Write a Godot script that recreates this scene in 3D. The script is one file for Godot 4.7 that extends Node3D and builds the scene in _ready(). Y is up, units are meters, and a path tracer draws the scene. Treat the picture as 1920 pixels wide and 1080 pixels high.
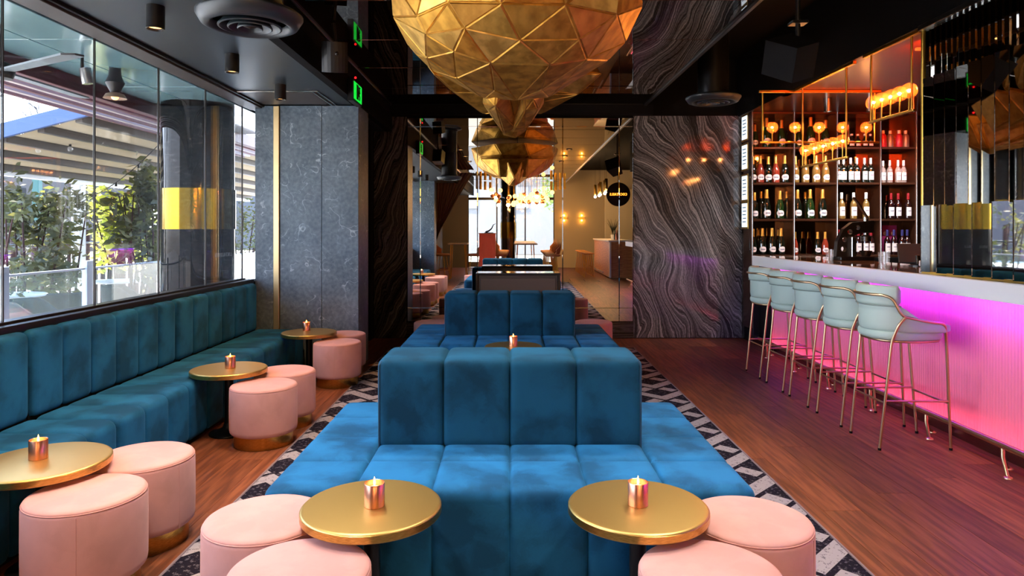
extends Node3D
# A cocktail lounge: velvet islands and a banquette by the windows, a lit bar, a mirror wall at the end.

const FX := 956.0      # where the camera's axis meets the frame, in pixels of the 1920 x 1080 frame
const FY := 430.0
const FL := 1280.0     # focal length in the same pixels
const EYE := 1.5
const BACK := -9.41    # the end wall
var M := {}
var taken := {}
var cache := {}
var rng := RandomNumberGenerator.new()


func _ready() -> void:
	rng.seed = 7
	var cam := Camera3D.new()
	cam.name = "camera"
	add_child(cam)
	cam.position = Vector3(0, EYE, 0)
	cam.set_frustum(0.05 * 1080.0 / FL, Vector2(0.05 * (960.0 - FX) / FL, 0.05 * (FY - 540.0) / FL), 0.05, 200.0)
	cam.current = true

	var env := Environment.new()
	env.background_mode = Environment.BG_SKY
	var sky := Sky.new()
	var sm := ProceduralSkyMaterial.new()
	sm.sky_top_color = Color(0.50, 0.66, 0.86)
	sm.sky_horizon_color = Color(0.90, 0.93, 0.97)
	sm.ground_bottom_color = Color(0.45, 0.44, 0.42)
	sm.ground_horizon_color = Color(0.80, 0.80, 0.80)
	sm.sky_curve = 0.2
	sky.sky_material = sm
	env.sky = sky
	env.background_energy_multiplier = 13.0
	env.tonemap_mode = Environment.TONE_MAPPER_LINEAR
	env.tonemap_exposure = 1.38
	env.sdfgi_enabled = true
	env.ssao_enabled = true
	env.ssil_enabled = true
	var we := WorldEnvironment.new()
	we.name = "world_environment"
	we.environment = env
	add_child(we)

	var sun := DirectionalLight3D.new()
	sun.name = "sun"
	add_child(sun)
	sun.look_at_from_position(Vector3(-4.4, 8.6, -1.6), Vector3.ZERO)
	sun.light_color = Color(1.0, 0.94, 0.84)
	sun.light_energy = 8.0
	sun.light_angular_distance = 0.6
	sun.shadow_enabled = true

	materials()
	room_shell()
	windows()
	floor_planks()
	ceiling_mirror()
	wall_mirror()
	rug()
	sofas()
	banquette()
	tables_and_poufs()
	gold_head()
	ceiling_fittings()
	bar_counter()
	bar_stools()
	back_bar()
	slat_screen()
	pendants()
	counter_things()
	terrace()
	dining()


# ---------------------------------------------------------------- helpers

class G:
	var v := PackedVector3Array()
	var n := PackedVector3Array()
	var u := PackedVector2Array()
	var T := Transform3D.IDENTITY

	func tri(a: Vector3, b: Vector3, c: Vector3, na: Vector3, nb: Vector3, nc: Vector3, ua := Vector2.ZERO, ub := Vector2.ZERO, uc := Vector2.ZERO) -> void:
		if (b - a).cross(c - a).dot(na + nb + nc) > 0.0:   # front faces run clockwise
			var t := b; b = c; c = t
			t = nb; nb = nc; nc = t
			var w := ub; ub = uc; uc = w
		v.append(T * a); v.append(T * b); v.append(T * c)
		n.append((T.basis * na).normalized()); n.append((T.basis * nb).normalized()); n.append((T.basis * nc).normalized())
		u.append(ua); u.append(ub); u.append(uc)

	func poly(p: Array, out: Vector3) -> void:
		var nn: Vector3 = (p[1] - p[0]).cross(p[2] - p[0]).normalized()
		if nn.dot(out) < 0.0:
			nn = -nn
		for k in range(1, p.size() - 1):
			tri(p[0], p[k], p[k + 1], nn, nn, nn)

	func box(c: Vector3, s: Vector3, b := 0.0) -> G:
		var h := s / 2.0
		b = minf(b, minf(h.x, minf(h.y, h.z)) * 0.98)
		var i := h - Vector3(b, b, b)
		for ax in 3:
			var o := (ax + 1) % 3
			var w := (ax + 2) % 3
			for sg in [-1.0, 1.0]:
				var q := []
				for k in [[-1, -1], [1, -1], [1, 1], [-1, 1]]:
					var p := Vector3.ZERO
					p[ax] = sg * h[ax]
					p[o] = k[0] * i[o]
					p[w] = k[1] * i[w]
					q.append(c + p)
				var d := Vector3.ZERO
				d[ax] = sg
				poly(q, d)
			if b > 0.0:
				for sa in [-1.0, 1.0]:
					for sb in [-1.0, 1.0]:
						var p0 := Vector3.ZERO
						var p1 := Vector3.ZERO
						p0[o] = sa * h[o]; p0[w] = sb * i[w]
						p1[o] = sa * i[o]; p1[w] = sb * h[w]
						var e := Vector3.ZERO
						e[ax] = i[ax]
						var d := Vector3.ZERO
						d[o] = sa; d[w] = sb
						poly([c + p0 - e, c + p0 + e, c + p1 + e, c + p1 - e], d)
		if b > 0.0:
			for sx in [-1.0, 1.0]:
				for sy in [-1.0, 1.0]:
					for sz in [-1.0, 1.0]:
						poly([c + Vector3(sx * h.x, sy * i.y, sz * i.z), c + Vector3(sx * i.x, sy * h.y, sz * i.z), c + Vector3(sx * i.x, sy * i.y, sz * h.z)], Vector3(sx, sy, sz))
		return self

	func grid(rows: Array, flip := false, closed := false) -> G:
		# rows of points joined by smooth quads
		var a := rows.size()
		var b: int = rows[0].size()
		var nn := []
		for i in a:
			var line := PackedVector3Array()
			for j in b:
				var du: Vector3 = rows[mini(i + 1, a - 1)][j] - rows[maxi(i - 1, 0)][j]
				var j1 := (j + 1) % b if closed else mini(j + 1, b - 1)
				var j0 := (j - 1 + b) % b if closed else maxi(j - 1, 0)
				var dv: Vector3 = rows[i][j1] - rows[i][j0]
				var x := du.cross(dv)
				if x.length_squared() < 1e-16:
					x = Vector3.UP if i == 0 else line[j - 1] if j > 0 else Vector3.UP
				line.append(x.normalized() * (-1.0 if flip else 1.0))
			nn.append(line)
		for i in a - 1:
			for j in (b if closed else b - 1):
				var k := (j + 1) % b
				var uv := [Vector2(float(j) / b, float(i) / a), Vector2(float(j + 1) / b, float(i) / a), Vector2(float(j + 1) / b, float(i + 1) / a), Vector2(float(j) / b, float(i + 1) / a)]
				tri(rows[i][j], rows[i][k], rows[i + 1][k], nn[i][j], nn[i][k], nn[i + 1][k], uv[0], uv[1], uv[2])
				tri(rows[i][j], rows[i + 1][k], rows[i + 1][j], nn[i][j], nn[i + 1][k], nn[i + 1][j], uv[0], uv[2], uv[3])
		return self

	func lathe(prof: Array, segs := 32, crease := 0.75) -> G:
		# prof: Vector2(radius, height) from one end to the other; corners sharper than the crease stay sharp
		var m := prof.size()
		var fn := []
		for k in m - 1:
			var t: Vector2 = prof[k + 1] - prof[k]
			fn.append(Vector2(t.y, -t.x).normalized() * (1.0 if prof[m - 1].y >= prof[0].y else -1.0))
		for k in m - 1:
			var n0: Vector2 = fn[k]
			var n1: Vector2 = fn[k]
			if k > 0 and fn[k - 1].dot(fn[k]) > crease:
				n0 = (fn[k - 1] + fn[k]).normalized()
			if k < m - 2 and fn[k + 1].dot(fn[k]) > crease:
				n1 = (fn[k + 1] + fn[k]).normalized()
			for j in segs:
				var a0 := TAU * j / segs
				var a1 := TAU * (j + 1) / segs
				var d0 := Vector3(cos(a0), 0, sin(a0))
				var d1 := Vector3(cos(a1), 0, sin(a1))
				var p: Vector2 = prof[k]
				var q: Vector2 = prof[k + 1]
				var y0 := Vector3(0, p.y, 0)
				var y1 := Vector3(0, q.y, 0)
				var m00 := d0 * n0.x + Vector3(0, n0.y, 0)
				var m01 := d1 * n0.x + Vector3(0, n0.y, 0)
				var m10 := d0 * n1.x + Vector3(0, n1.y, 0)
				var m11 := d1 * n1.x + Vector3(0, n1.y, 0)
				var u0 := float(j) / segs
				var u1 := float(j + 1) / segs
				var w0 := float(k) / m
				var w1 := float(k + 1) / m
				if q.x > 1e-5:
					tri(d0 * p.x + y0, d0 * q.x + y1, d1 * q.x + y1, m00, m10, m11, Vector2(u0, w0), Vector2(u0, w1), Vector2(u1, w1))
				if p.x > 1e-5:
					tri(d0 * p.x + y0, d1 * q.x + y1, d1 * p.x + y0, m00, m11, m01, Vector2(u0, w0), Vector2(u1, w1), Vector2(u1, w0))
		return self

	func tube(p: Array, r: float, sides := 8, closed := false, r_end := -1.0) -> G:
		var rows := []
		var m := p.size()
		var side := Vector3.ZERO
		for i in m:
			var t: Vector3
			if closed:
				t = (p[(i + 1) % m] - p[(i - 1 + m) % m]).normalized()
			else:
				t = (p[mini(i + 1, m - 1)] - p[maxi(i - 1, 0)]).normalized()
			if side == Vector3.ZERO:
				side = t.cross(Vector3.UP if absf(t.y) < 0.9 else Vector3.RIGHT).normalized()
			side = (side - t * side.dot(t)).normalized()
			var up := side.cross(t)
			var rr := r if r_end < 0.0 else lerpf(r, r_end, float(i) / (m - 1))
			var row := PackedVector3Array()
			var nrow := PackedVector3Array()
			for k in sides:
				var d := side * cos(TAU * k / sides) + up * sin(TAU * k / sides)
				row.append(p[i] + d * rr)
				nrow.append(d)
			rows.append([row, nrow])
		for i in (m if closed else m - 1):
			var A: Array = rows[i]
			var B: Array = rows[(i + 1) % m]
			for k in sides:
				var j := (k + 1) % sides
				tri(A[0][k], A[0][j], B[0][j], A[1][k], A[1][j], B[1][j])
				tri(A[0][k], B[0][j], B[0][k], A[1][k], B[1][j], B[1][k])
		if not closed:
			for e in [0, m - 1]:
				var q := []
				for k in sides:
					q.append(rows[e][0][k])
				poly(q, (p[0] - p[1]) if e == 0 else (p[m - 1] - p[m - 2]))
		return self

	func ball(c: Vector3, r: float, segs := 12, squash := 1.0) -> G:
		var pr := []
		for k in segs / 2 + 1:
			var a := PI * k / (segs / 2) - PI / 2
			pr.append(Vector2(cos(a) * r if k > 0 and k < segs / 2 else 0.0, sin(a) * r * squash))
		var t := T
		T = T.translated_local(c)
		lathe(pr, segs, -1.0)
		T = t
		return self

	func prism(outline: Array, y0: float, y1: float) -> G:
		# a flat outline in x and z, raised
		var pv := PackedVector2Array(outline)
		var idx := Geometry2D.triangulate_polygon(pv)
		for k in range(0, idx.size(), 3):
			for y in [y0, y1]:
				var q := []
				for t in 3:
					q.append(Vector3(pv[idx[k + t]].x, y, pv[idx[k + t]].y))
				poly(q, Vector3(0, y - (y0 + y1) / 2, 0))
		var area := 0.0
		for k in pv.size():
			area += pv[k].cross(pv[(k + 1) % pv.size()])
		for k in pv.size():
			var a := pv[k]
			var b := pv[(k + 1) % pv.size()]
			var o := Vector3(b.y - a.y, 0, a.x - b.x) * signf(area)
			poly([Vector3(a.x, y0, a.y), Vector3(b.x, y0, b.y), Vector3(b.x, y1, b.y), Vector3(a.x, y1, a.y)], o)
		return self

	func mesh() -> ArrayMesh:
		var a := []
		a.resize(Mesh.ARRAY_MAX)
		a[Mesh.ARRAY_VERTEX] = v
		a[Mesh.ARRAY_NORMAL] = n
		a[Mesh.ARRAY_TEX_UV] = u
		var m := ArrayMesh.new()
		m.add_surface_from_arrays(Mesh.PRIMITIVE_TRIANGLES, a)
		return m


func px(x: float, y: float, d: float) -> Vector3:
	return Vector3((x - FX) * d / FL, EYE - (y - FY) * d / FL, -d)


func bezier(pts: Array, steps := 6, rounding := 0.05) -> Array:
	# a bent rod: straight runs with rounded corners
	var out := [pts[0]]
	for i in range(1, pts.size() - 1):
		var a: Vector3 = pts[i - 1]
		var b: Vector3 = pts[i]
		var c: Vector3 = pts[i + 1]
		var r := minf(rounding, minf(a.distance_to(b), b.distance_to(c)) * 0.48)
		var s := b + (a - b).normalized() * r
		var e := b + (c - b).normalized() * r
		for k in steps + 1:
			var t := float(k) / steps
			out.append(s.lerp(b, t).lerp(b.lerp(e, t), t))
	out.append(pts[-1])
	return out


func numbered(called: String) -> String:
	var k: int = taken.get(called, 0)
	taken[called] = k + 1
	return called if k == 0 else "%s_%03d" % [called, k]


func thing(called: String, label: String, category: String, at := Vector3.ZERO, turn := 0.0, group := "") -> Node3D:
	var o := Node3D.new()
	o.name = numbered(called)
	add_child(o)
	o.position = at
	o.rotation.y = turn
	tag(o, label, category, group)
	return o


func tag(o: Node, label: String, category: String, group := "") -> void:
	o.set_meta("label", label)
	o.set_meta("category", category)
	if group:
		o.set_meta("group", group)


func shape(m) -> Mesh:
	return m.mesh() if m is G else m


func part(called: String, m, material: Material, parent: Node3D, at := Vector3.ZERO, turn := Vector3.ZERO) -> MeshInstance3D:
	var o := MeshInstance3D.new()
	o.name = called
	o.mesh = shape(m)
	o.material_override = material
	parent.add_child(o, true)
	o.position = at
	o.rotation = turn
	return o


func solo(called: String, m, material: Material, label: String, category: String, at := Vector3.ZERO, turn := Vector3.ZERO, group := "") -> MeshInstance3D:
	var o := part(numbered(called), m, material, self, at, turn)
	tag(o, label, category, group)
	return o


func struct(called: String, m, material: Material, at := Vector3.ZERO) -> MeshInstance3D:
	var o := part(called, m, material, self, at)
	o.set_meta("kind", "structure")
	return o


func shell(called: String, at := Vector3.ZERO) -> Node3D:
	var o := Node3D.new()
	o.name = called
	add_child(o)
	o.position = at
	o.set_meta("kind", "structure")
	return o


func kept(key: String, make: Callable) -> Mesh:
	if not cache.has(key):
		cache[key] = shape(make.call())
	return cache[key]


func omni(at: Vector3, color: Color, energy: float, size := 0.03, parent: Node3D = self) -> OmniLight3D:
	var l := OmniLight3D.new()
	l.name = "lamp_light"
	parent.add_child(l, true)
	l.position = at
	l.light_color = color
	l.light_energy = energy
	l.light_size = size
	l.omni_range = 20.0
	l.omni_attenuation = 2.0
	l.shadow_enabled = true
	return l


func spot(at: Vector3, towards: Vector3, color: Color, energy: float, angle := 40.0, size := 0.04) -> SpotLight3D:
	var l := SpotLight3D.new()
	l.name = "spot_light"
	add_child(l, true)
	l.position = at
	l.basis = Basis.looking_at(towards, Vector3.UP if absf(towards.normalized().y) < 0.95 else Vector3.RIGHT)
	l.light_color = color
	l.light_energy = energy
	l.light_size = size
	l.spot_angle = angle
	l.spot_range = 20.0
	l.spot_attenuation = 2.0
	l.spot_angle_attenuation = 0.6
	l.shadow_enabled = true
	return l


func area(at: Vector3, towards: Vector3, up: Vector3, size: Vector2, color: Color, energy: float) -> AreaLight3D:
	var l := AreaLight3D.new()
	l.name = "strip_light"
	add_child(l, true)
	l.position = at
	l.basis = Basis.looking_at(towards, up)
	l.area_size = size
	l.light_color = color
	l.light_energy = energy
	l.area_range = 20.0
	l.shadow_enabled = true
	return l


# ---------------------------------------------------------------- materials

func mat(c: Color, rough := 0.6, metal := 0.0, spec := 0.5) -> StandardMaterial3D:
	var m := StandardMaterial3D.new()
	m.albedo_color = c
	m.roughness = rough
	m.metallic = metal
	m.metallic_specular = spec
	return m


func c8(r: int, g: int, b: int) -> Color:
	return Color8(r, g, b)


func noise_tex(seed_: int, freq: float, colors: Array, at: Array, octaves := 4, warp := 0.0, size := 512, kind := FastNoiseLite.TYPE_SIMPLEX_SMOOTH, ridged := false) -> NoiseTexture2D:
	var f := FastNoiseLite.new()
	f.seed = seed_
	f.noise_type = kind
	f.frequency = freq
	f.fractal_octaves = octaves
	f.fractal_type = FastNoiseLite.FRACTAL_RIDGED if ridged else FastNoiseLite.FRACTAL_FBM
	if warp > 0.0:
		f.domain_warp_enabled = true
		f.domain_warp_amplitude = warp
		f.domain_warp_frequency = freq * 0.7
	var g := Gradient.new()
	g.offsets = PackedFloat32Array(at)
	var cs := PackedColorArray()
	for c in colors:
		cs.append(c)
	g.colors = cs
	var t := NoiseTexture2D.new()
	t.width = size
	t.height = size
	t.seamless = true
	t.noise = f
	t.color_ramp = g
	return t


func skin(m: StandardMaterial3D, t: Texture2D, scale: Vector3, world := false) -> StandardMaterial3D:
	m.albedo_texture = t
	m.uv1_triplanar = true
	m.uv1_world_triplanar = world
	m.uv1_scale = scale
	m.uv1_triplanar_sharpness = 4.0
	return m


func velvet(c: Color, seed_: int, dark := 0.62, scale := 1.0) -> StandardMaterial3D:
	var m := mat(c, 0.75, 0.0, 0.25)
	var t := noise_tex(seed_, 0.007, [Color(dark, dark, dark), Color.WHITE * lerpf(dark, 1.0, 0.42), Color.WHITE * lerpf(dark, 1.0, 0.76), Color(1, 1, 1)], [0.22, 0.40, 0.58, 0.78], 6, 70.0)
	skin(m, t, Vector3(scale, scale, scale))
	m.rim_enabled = true
	m.rim = 0.9
	m.rim_tint = 0.85
	return m


func glow(c: Color, e: float) -> StandardMaterial3D:
	var m := mat(c, 0.5)
	m.emission_enabled = true
	m.emission = c
	m.emission_energy_multiplier = e
	return m


func pane(c: Color, a: float) -> StandardMaterial3D:
	var m := mat(Color(c.r, c.g, c.b, a), 0.02)
	m.transparency = BaseMaterial3D.TRANSPARENCY_ALPHA
	return m


func marble_image(w: int, h: int, seed_: int, dark: Color, light: Color, slope := 0.62) -> ImageTexture:
	# polished slab with flowing bands like wood grain
	var f := FastNoiseLite.new()
	f.seed = seed_
	f.frequency = 1.0
	f.fractal_octaves = 2
	var fine := FastNoiseLite.new()
	fine.seed = seed_ + 5
	fine.frequency = 1.0
	fine.fractal_octaves = 4
	var im := Image.create(w, h, false, Image.FORMAT_RGB8)
	for y in h:
		for x in w:
			var p := Vector2(x, y) / float(h)     # 0..1 down the slab
			var bend := f.get_noise_2d(p.x * 1.1, p.y * 1.3)
			var q := p + Vector2(bend * 0.15, f.get_noise_2d(p.x * 1.3 + 40.0, p.y * 0.9 + 9.0) * 0.10)
			var s := q.x - q.y * slope + 0.03 * f.get_noise_2d(q.x * 6.0, q.y * 3.2)
			s += 0.010 * fine.get_noise_2d(q.x * 14.0, q.y * 7.0)
			var n1 := fine.get_noise_2d(s * 72.0, q.y * 0.9)
			var n2 := fine.get_noise_2d(s * 200.0 + 30.0, q.y * 1.6)
			var n3 := f.get_noise_2d(s * 9.0 + 80.0, q.y * 0.6)
			var t := 0.36 + 0.62 * n1 + 0.50 * n2 + 0.34 * n3 + 0.10 * fine.get_noise_2d(p.x * 70.0, p.y * 70.0)
			var line := 1.0 - smoothstep(0.0, 0.05, absf(n1 - 0.10))
			t = lerpf(t, 0.0, line * 0.7)
			im.set_pixel(x, y, dark.lerp(light, clampf(t, 0.0, 1.0)))
	return ImageTexture.create_from_image(im)


func slate_image(s: int) -> ImageTexture:
	# even dark slate crossed by fine pale veins
	var f := FastNoiseLite.new()
	f.seed = 31
	f.frequency = 1.0
	f.fractal_octaves = 4
	var r := FastNoiseLite.new()
	r.seed = 37
	r.frequency = 1.0
	r.fractal_octaves = 3
	var im := Image.create(s, s, false, Image.FORMAT_RGB8)
	for y in s:
		for x in s:
			var p := Vector2(x, y) / float(s)
			var t := 0.42 + 0.30 * f.get_noise_2d(p.x * 5.0, p.y * 5.0) + 0.35 * f.get_noise_2d(p.x * 45.0, p.y * 45.0)
			var v1 := 1.0 - smoothstep(0.0, 0.03, absf(r.get_noise_2d(p.x * 5.0 + 3.0, p.y * 5.0)))
			var v2 := 1.0 - smoothstep(0.0, 0.05, absf(r.get_noise_2d(p.x * 13.0 + 9.0, p.y * 13.0)))
			var m := smoothstep(0.0, 0.35, f.get_noise_2d(p.x * 7.0 + 50.0, p.y * 7.0))
			t += v1 * 0.9 * (0.25 + m) + v2 * 0.9 * m
			im.set_pixel(x, y, Color8(62, 78, 90).lerp(Color8(154, 168, 176), clampf(t * 0.62, 0.0, 1.0)))
	return ImageTexture.create_from_image(im)


func rug_image() -> ImageTexture:
	var f := FastNoiseLite.new()
	f.seed = 3
	f.frequency = 0.05
	f.fractal_octaves = 4
	var s := 512
	var im := Image.create(s, s, false, Image.FORMAT_RGB8)
	for y in s:
		for x in s:
			var p := Vector2(x, y) / float(s) * 2.0
			var a := p.x + p.y
			var b := p.x - p.y
			var fa := a - floorf(a)
			var fb := b - floorf(b)
			var par := (int(floorf(a)) + int(floorf(b)) + 8) % 2
			var w := 0.32
			var gap := 0.10
			var on_a := fa < w
			var on_b := fb < w
			if par == 0:   # the first band runs over here, the second stops short of it
				on_b = on_b and fa > w + gap and fa < 1.0 - gap
			else:
				on_a = on_a and fb > w + gap and fb < 1.0 - gap
			var rough := f.get_noise_2d(x, y) + 0.5 * f.get_noise_2d(x * 5.0, y * 5.0)
			var c := Color8(30, 27, 36)
			if on_a or on_b:
				c = Color8(150, 144, 148) if rough < 0.42 else Color8(95, 90, 96)
			elif rough > 0.36:
				c = Color8(88, 84, 92)
			im.set_pixel(x, y, c)
	return ImageTexture.create_from_image(im)


func materials() -> void:
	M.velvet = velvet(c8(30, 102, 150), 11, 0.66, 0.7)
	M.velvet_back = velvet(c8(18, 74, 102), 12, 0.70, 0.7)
	M.teal = velvet(c8(28, 100, 146), 13, 0.66, 0.7)
	M.pink = velvet(c8(206, 154, 145), 14, 0.93, 1.0)
	M.piping = mat(c8(16, 60, 84), 0.8)
	M.pink_seam = mat(c8(200, 145, 135), 0.8)
	M.brass = mat(c8(214, 172, 92), 0.28, 1.0)
	skin(M.brass, noise_tex(21, 0.02, [Color(0.86, 0.84, 0.8), Color(1, 1, 1)], [0.35, 0.65], 3), Vector3(3, 40, 3))
	M.brass_top = mat(c8(210, 176, 104), 0.42, 1.0)
	M.gilt = mat(c8(222, 178, 80), 0.3, 1.0)
	M.copper = mat(c8(236, 164, 132), 0.3, 1.0)
	M.champagne = mat(c8(206, 172, 134), 0.32, 1.0)
	M.black_metal = mat(c8(18, 18, 20), 0.35, 0.3)
	M.black = mat(c8(11, 11, 12), 0.7, 0.0, 0.3)
	M.void = mat(c8(11, 11, 12), 0.85, 0.0, 0.25)
	M.soffit = mat(c8(32, 41, 47), 0.42)
	M.beam = mat(c8(54, 48, 46), 0.5)
	M.dark_trim = mat(c8(58, 56, 54), 0.3, 0.8)
	M.steel = mat(c8(170, 170, 168), 0.22, 1.0)
	M.kick = mat(c8(140, 126, 112), 0.22, 1.0)
	M.stone = mat(Color.WHITE, 0.42, 0.0, 0.45)
	skin(M.stone, slate_image(640), Vector3(0.42, 0.42, 0.42))
	M.mirror = mat(c8(228, 226, 222), 0.0, 1.0)
	M.dark_mirror = mat(c8(132, 122, 112), 0.015, 1.0)
	M.bronze_mirror = mat(c8(158, 124, 92), 0.06, 1.0)
	M.slat = mat(c8(206, 204, 198), 0.02, 1.0)
	M.counter = mat(c8(236, 233, 230), 0.4)
	M.counter_top = mat(c8(150, 128, 112), 0.05, 0.0, 0.8)
	M.coral = mat(c8(250, 126, 148), 0.5)
	M.mint = mat(c8(166, 184, 176), 0.45, 0.0, 0.4)
	M.mint.rim_enabled = true
	M.mint.rim = 0.3
	M.marble = mat(Color.WHITE, 0.07, 0.0, 0.5)
	M.marble.albedo_texture = marble_image(448, 896, 41, c8(42, 43, 45), c8(186, 191, 192), 0.55)
	M.marble_dark = mat(Color.WHITE, 0.08, 0.0, 0.5)
	M.marble_dark.albedo_texture = marble_image(200, 900, 47, c8(18, 17, 18), c8(112, 106, 100), -0.5)
	M.rug = mat(Color.WHITE, 0.95, 0.0, 0.1)
	skin(M.rug, rug_image(), Vector3(1.16, 1.16, 1.16), true)
	M.rug.texture_filter = BaseMaterial3D.TEXTURE_FILTER_LINEAR_WITH_MIPMAPS
	M.rug_edge = mat(c8(40, 36, 44), 0.95)
	for k in 4:
		var m := mat(Color.WHITE, 0.42, 0.0, 0.3)
		var d: float = [1.0, 0.86, 1.1, 0.94][k]
		skin(m, noise_tex(60 + k, 0.012, [Color8(int(90 * d), int(50 * d), int(32 * d)), Color8(int(110 * d), int(63 * d), int(40 * d)), Color8(int(126 * d), int(75 * d), int(49 * d))], [0.25, 0.5, 0.8], 6, 20.0), Vector3(4.0, 4.0, 0.28))
		M["wood%d" % k] = m
	M.timber = mat(Color.WHITE, 0.4)
	skin(M.timber, noise_tex(66, 0.012, [c8(176, 112, 58), c8(216, 152, 86)], [0.3, 0.7], 5, 20.0), Vector3(0.5, 5.0, 0.5))
	M.wall_beige = mat(c8(172, 164, 146), 0.8)
	M.wall_grey = mat(c8(70, 68, 66), 0.8)
	M.glass = pane(Color(0.30, 0.36, 0.37), 0.03)
	M.clear = pane(Color(0.95, 0.97, 0.97), 0.10)
	M.amber_glass = pane(Color(0.95, 0.55, 0.28), 0.12)
	M.gold_glass = mat(c8(128, 102, 30), 0.12, 1.0)
	M.flame = glow(Color(1.0, 0.72, 0.34), 9.0)
	M.filament = glow(Color(1.0, 0.72, 0.38), 14.0)
	M.warm_glow = glow(Color(1.0, 0.72, 0.42), 3.0)
	M.wax = mat(c8(238, 226, 206), 0.5)
	M.wax.subsurf_scatter_enabled = true
	M.wax.subsurf_scatter_strength = 0.3
	M.magenta_glow = glow(Color(0.86, 0.22, 1.0), 2.5)
	M.exit_green = glow(Color(0.03, 0.75, 0.2), 1.1)
	M.exit_dark = mat(c8(4, 30, 10), 0.6)
	M.red_led = glow(Color(1.0, 0.1, 0.12), 2.0)
	M.bottle_dark = mat(c8(14, 20, 12), 0.08, 0.0, 0.7)
	M.bottle_green = mat(c8(24, 48, 18), 0.08, 0.0, 0.7)
	M.bottle_rose = mat(c8(140, 54, 38), 0.1, 0.0, 0.7)
	M.bottle_gold = mat(c8(122, 98, 48), 0.1, 0.0, 0.7)
	M.bottle_clear = pane(Color(0.8, 0.8, 0.78), 0.35)
	M.bottle_red = mat(c8(30, 10, 12), 0.08, 0.0, 0.7)
	M.label_white = mat(c8(226, 224, 226), 0.6)
	M.label_ink = mat(c8(48, 54, 90), 0.6)
	M.foil_gold = mat(c8(232, 178, 82), 0.35, 0.8)
	M.foil_red = mat(c8(150, 28, 40), 0.4, 0.4)
	M.foil_white = mat(c8(206, 222, 226), 0.4, 0.2)
	M.foil_blue = mat(c8(50, 52, 116), 0.4, 0.4)
	M.pink_tin = mat(c8(206, 70, 96), 0.3, 0.5)
	M.grey_tin = mat(c8(150, 150, 142), 0.3, 0.5)
	M.magenta_card = mat(c8(150, 40, 104), 0.5)
	M.shelf = mat(c8(84, 54, 38), 0.25, 0.6)
	M.white_paint = mat(c8(226, 228, 230), 0.5)
	M.paper = glow(Color(0.86, 0.93, 1.0), 0.9)


# ---------------------------------------------------------------- the room

func uv_panel(a: Vector3, right: Vector3, down: Vector3, thick: Vector3) -> G:
	# a slab whose face carries texture coordinates from 0 to 1
	var g := G.new()
	var n := -thick.normalized()
	var p := [a, a + right, a + right + down, a + down]
	var uv := [Vector2(0, 0), Vector2(1, 0), Vector2(1, 1), Vector2(0, 1)]
	for t in [[0, 1, 2], [0, 2, 3]]:
		g.tri(p[t[0]], p[t[1]], p[t[2]], n, n, n, uv[t[0]], uv[t[1]], uv[t[2]])
		g.tri(p[t[0]] + thick, p[t[1]] + thick, p[t[2]] + thick, -n, -n, -n, uv[t[0]], uv[t[1]], uv[t[2]])
	for k in 4:
		var q: Vector3 = p[k]
		var r: Vector3 = p[(k + 1) % 4]
		var o := ((q + r) / 2 - (a + right / 2 + down / 2)).normalized()
		g.tri(q, r, r + thick, o, o, o, uv[k], uv[(k + 1) % 4], uv[(k + 1) % 4])
		g.tri(q, r + thick, q + thick, o, o, o, uv[k], uv[(k + 1) % 4], uv[k])
	return g


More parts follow.
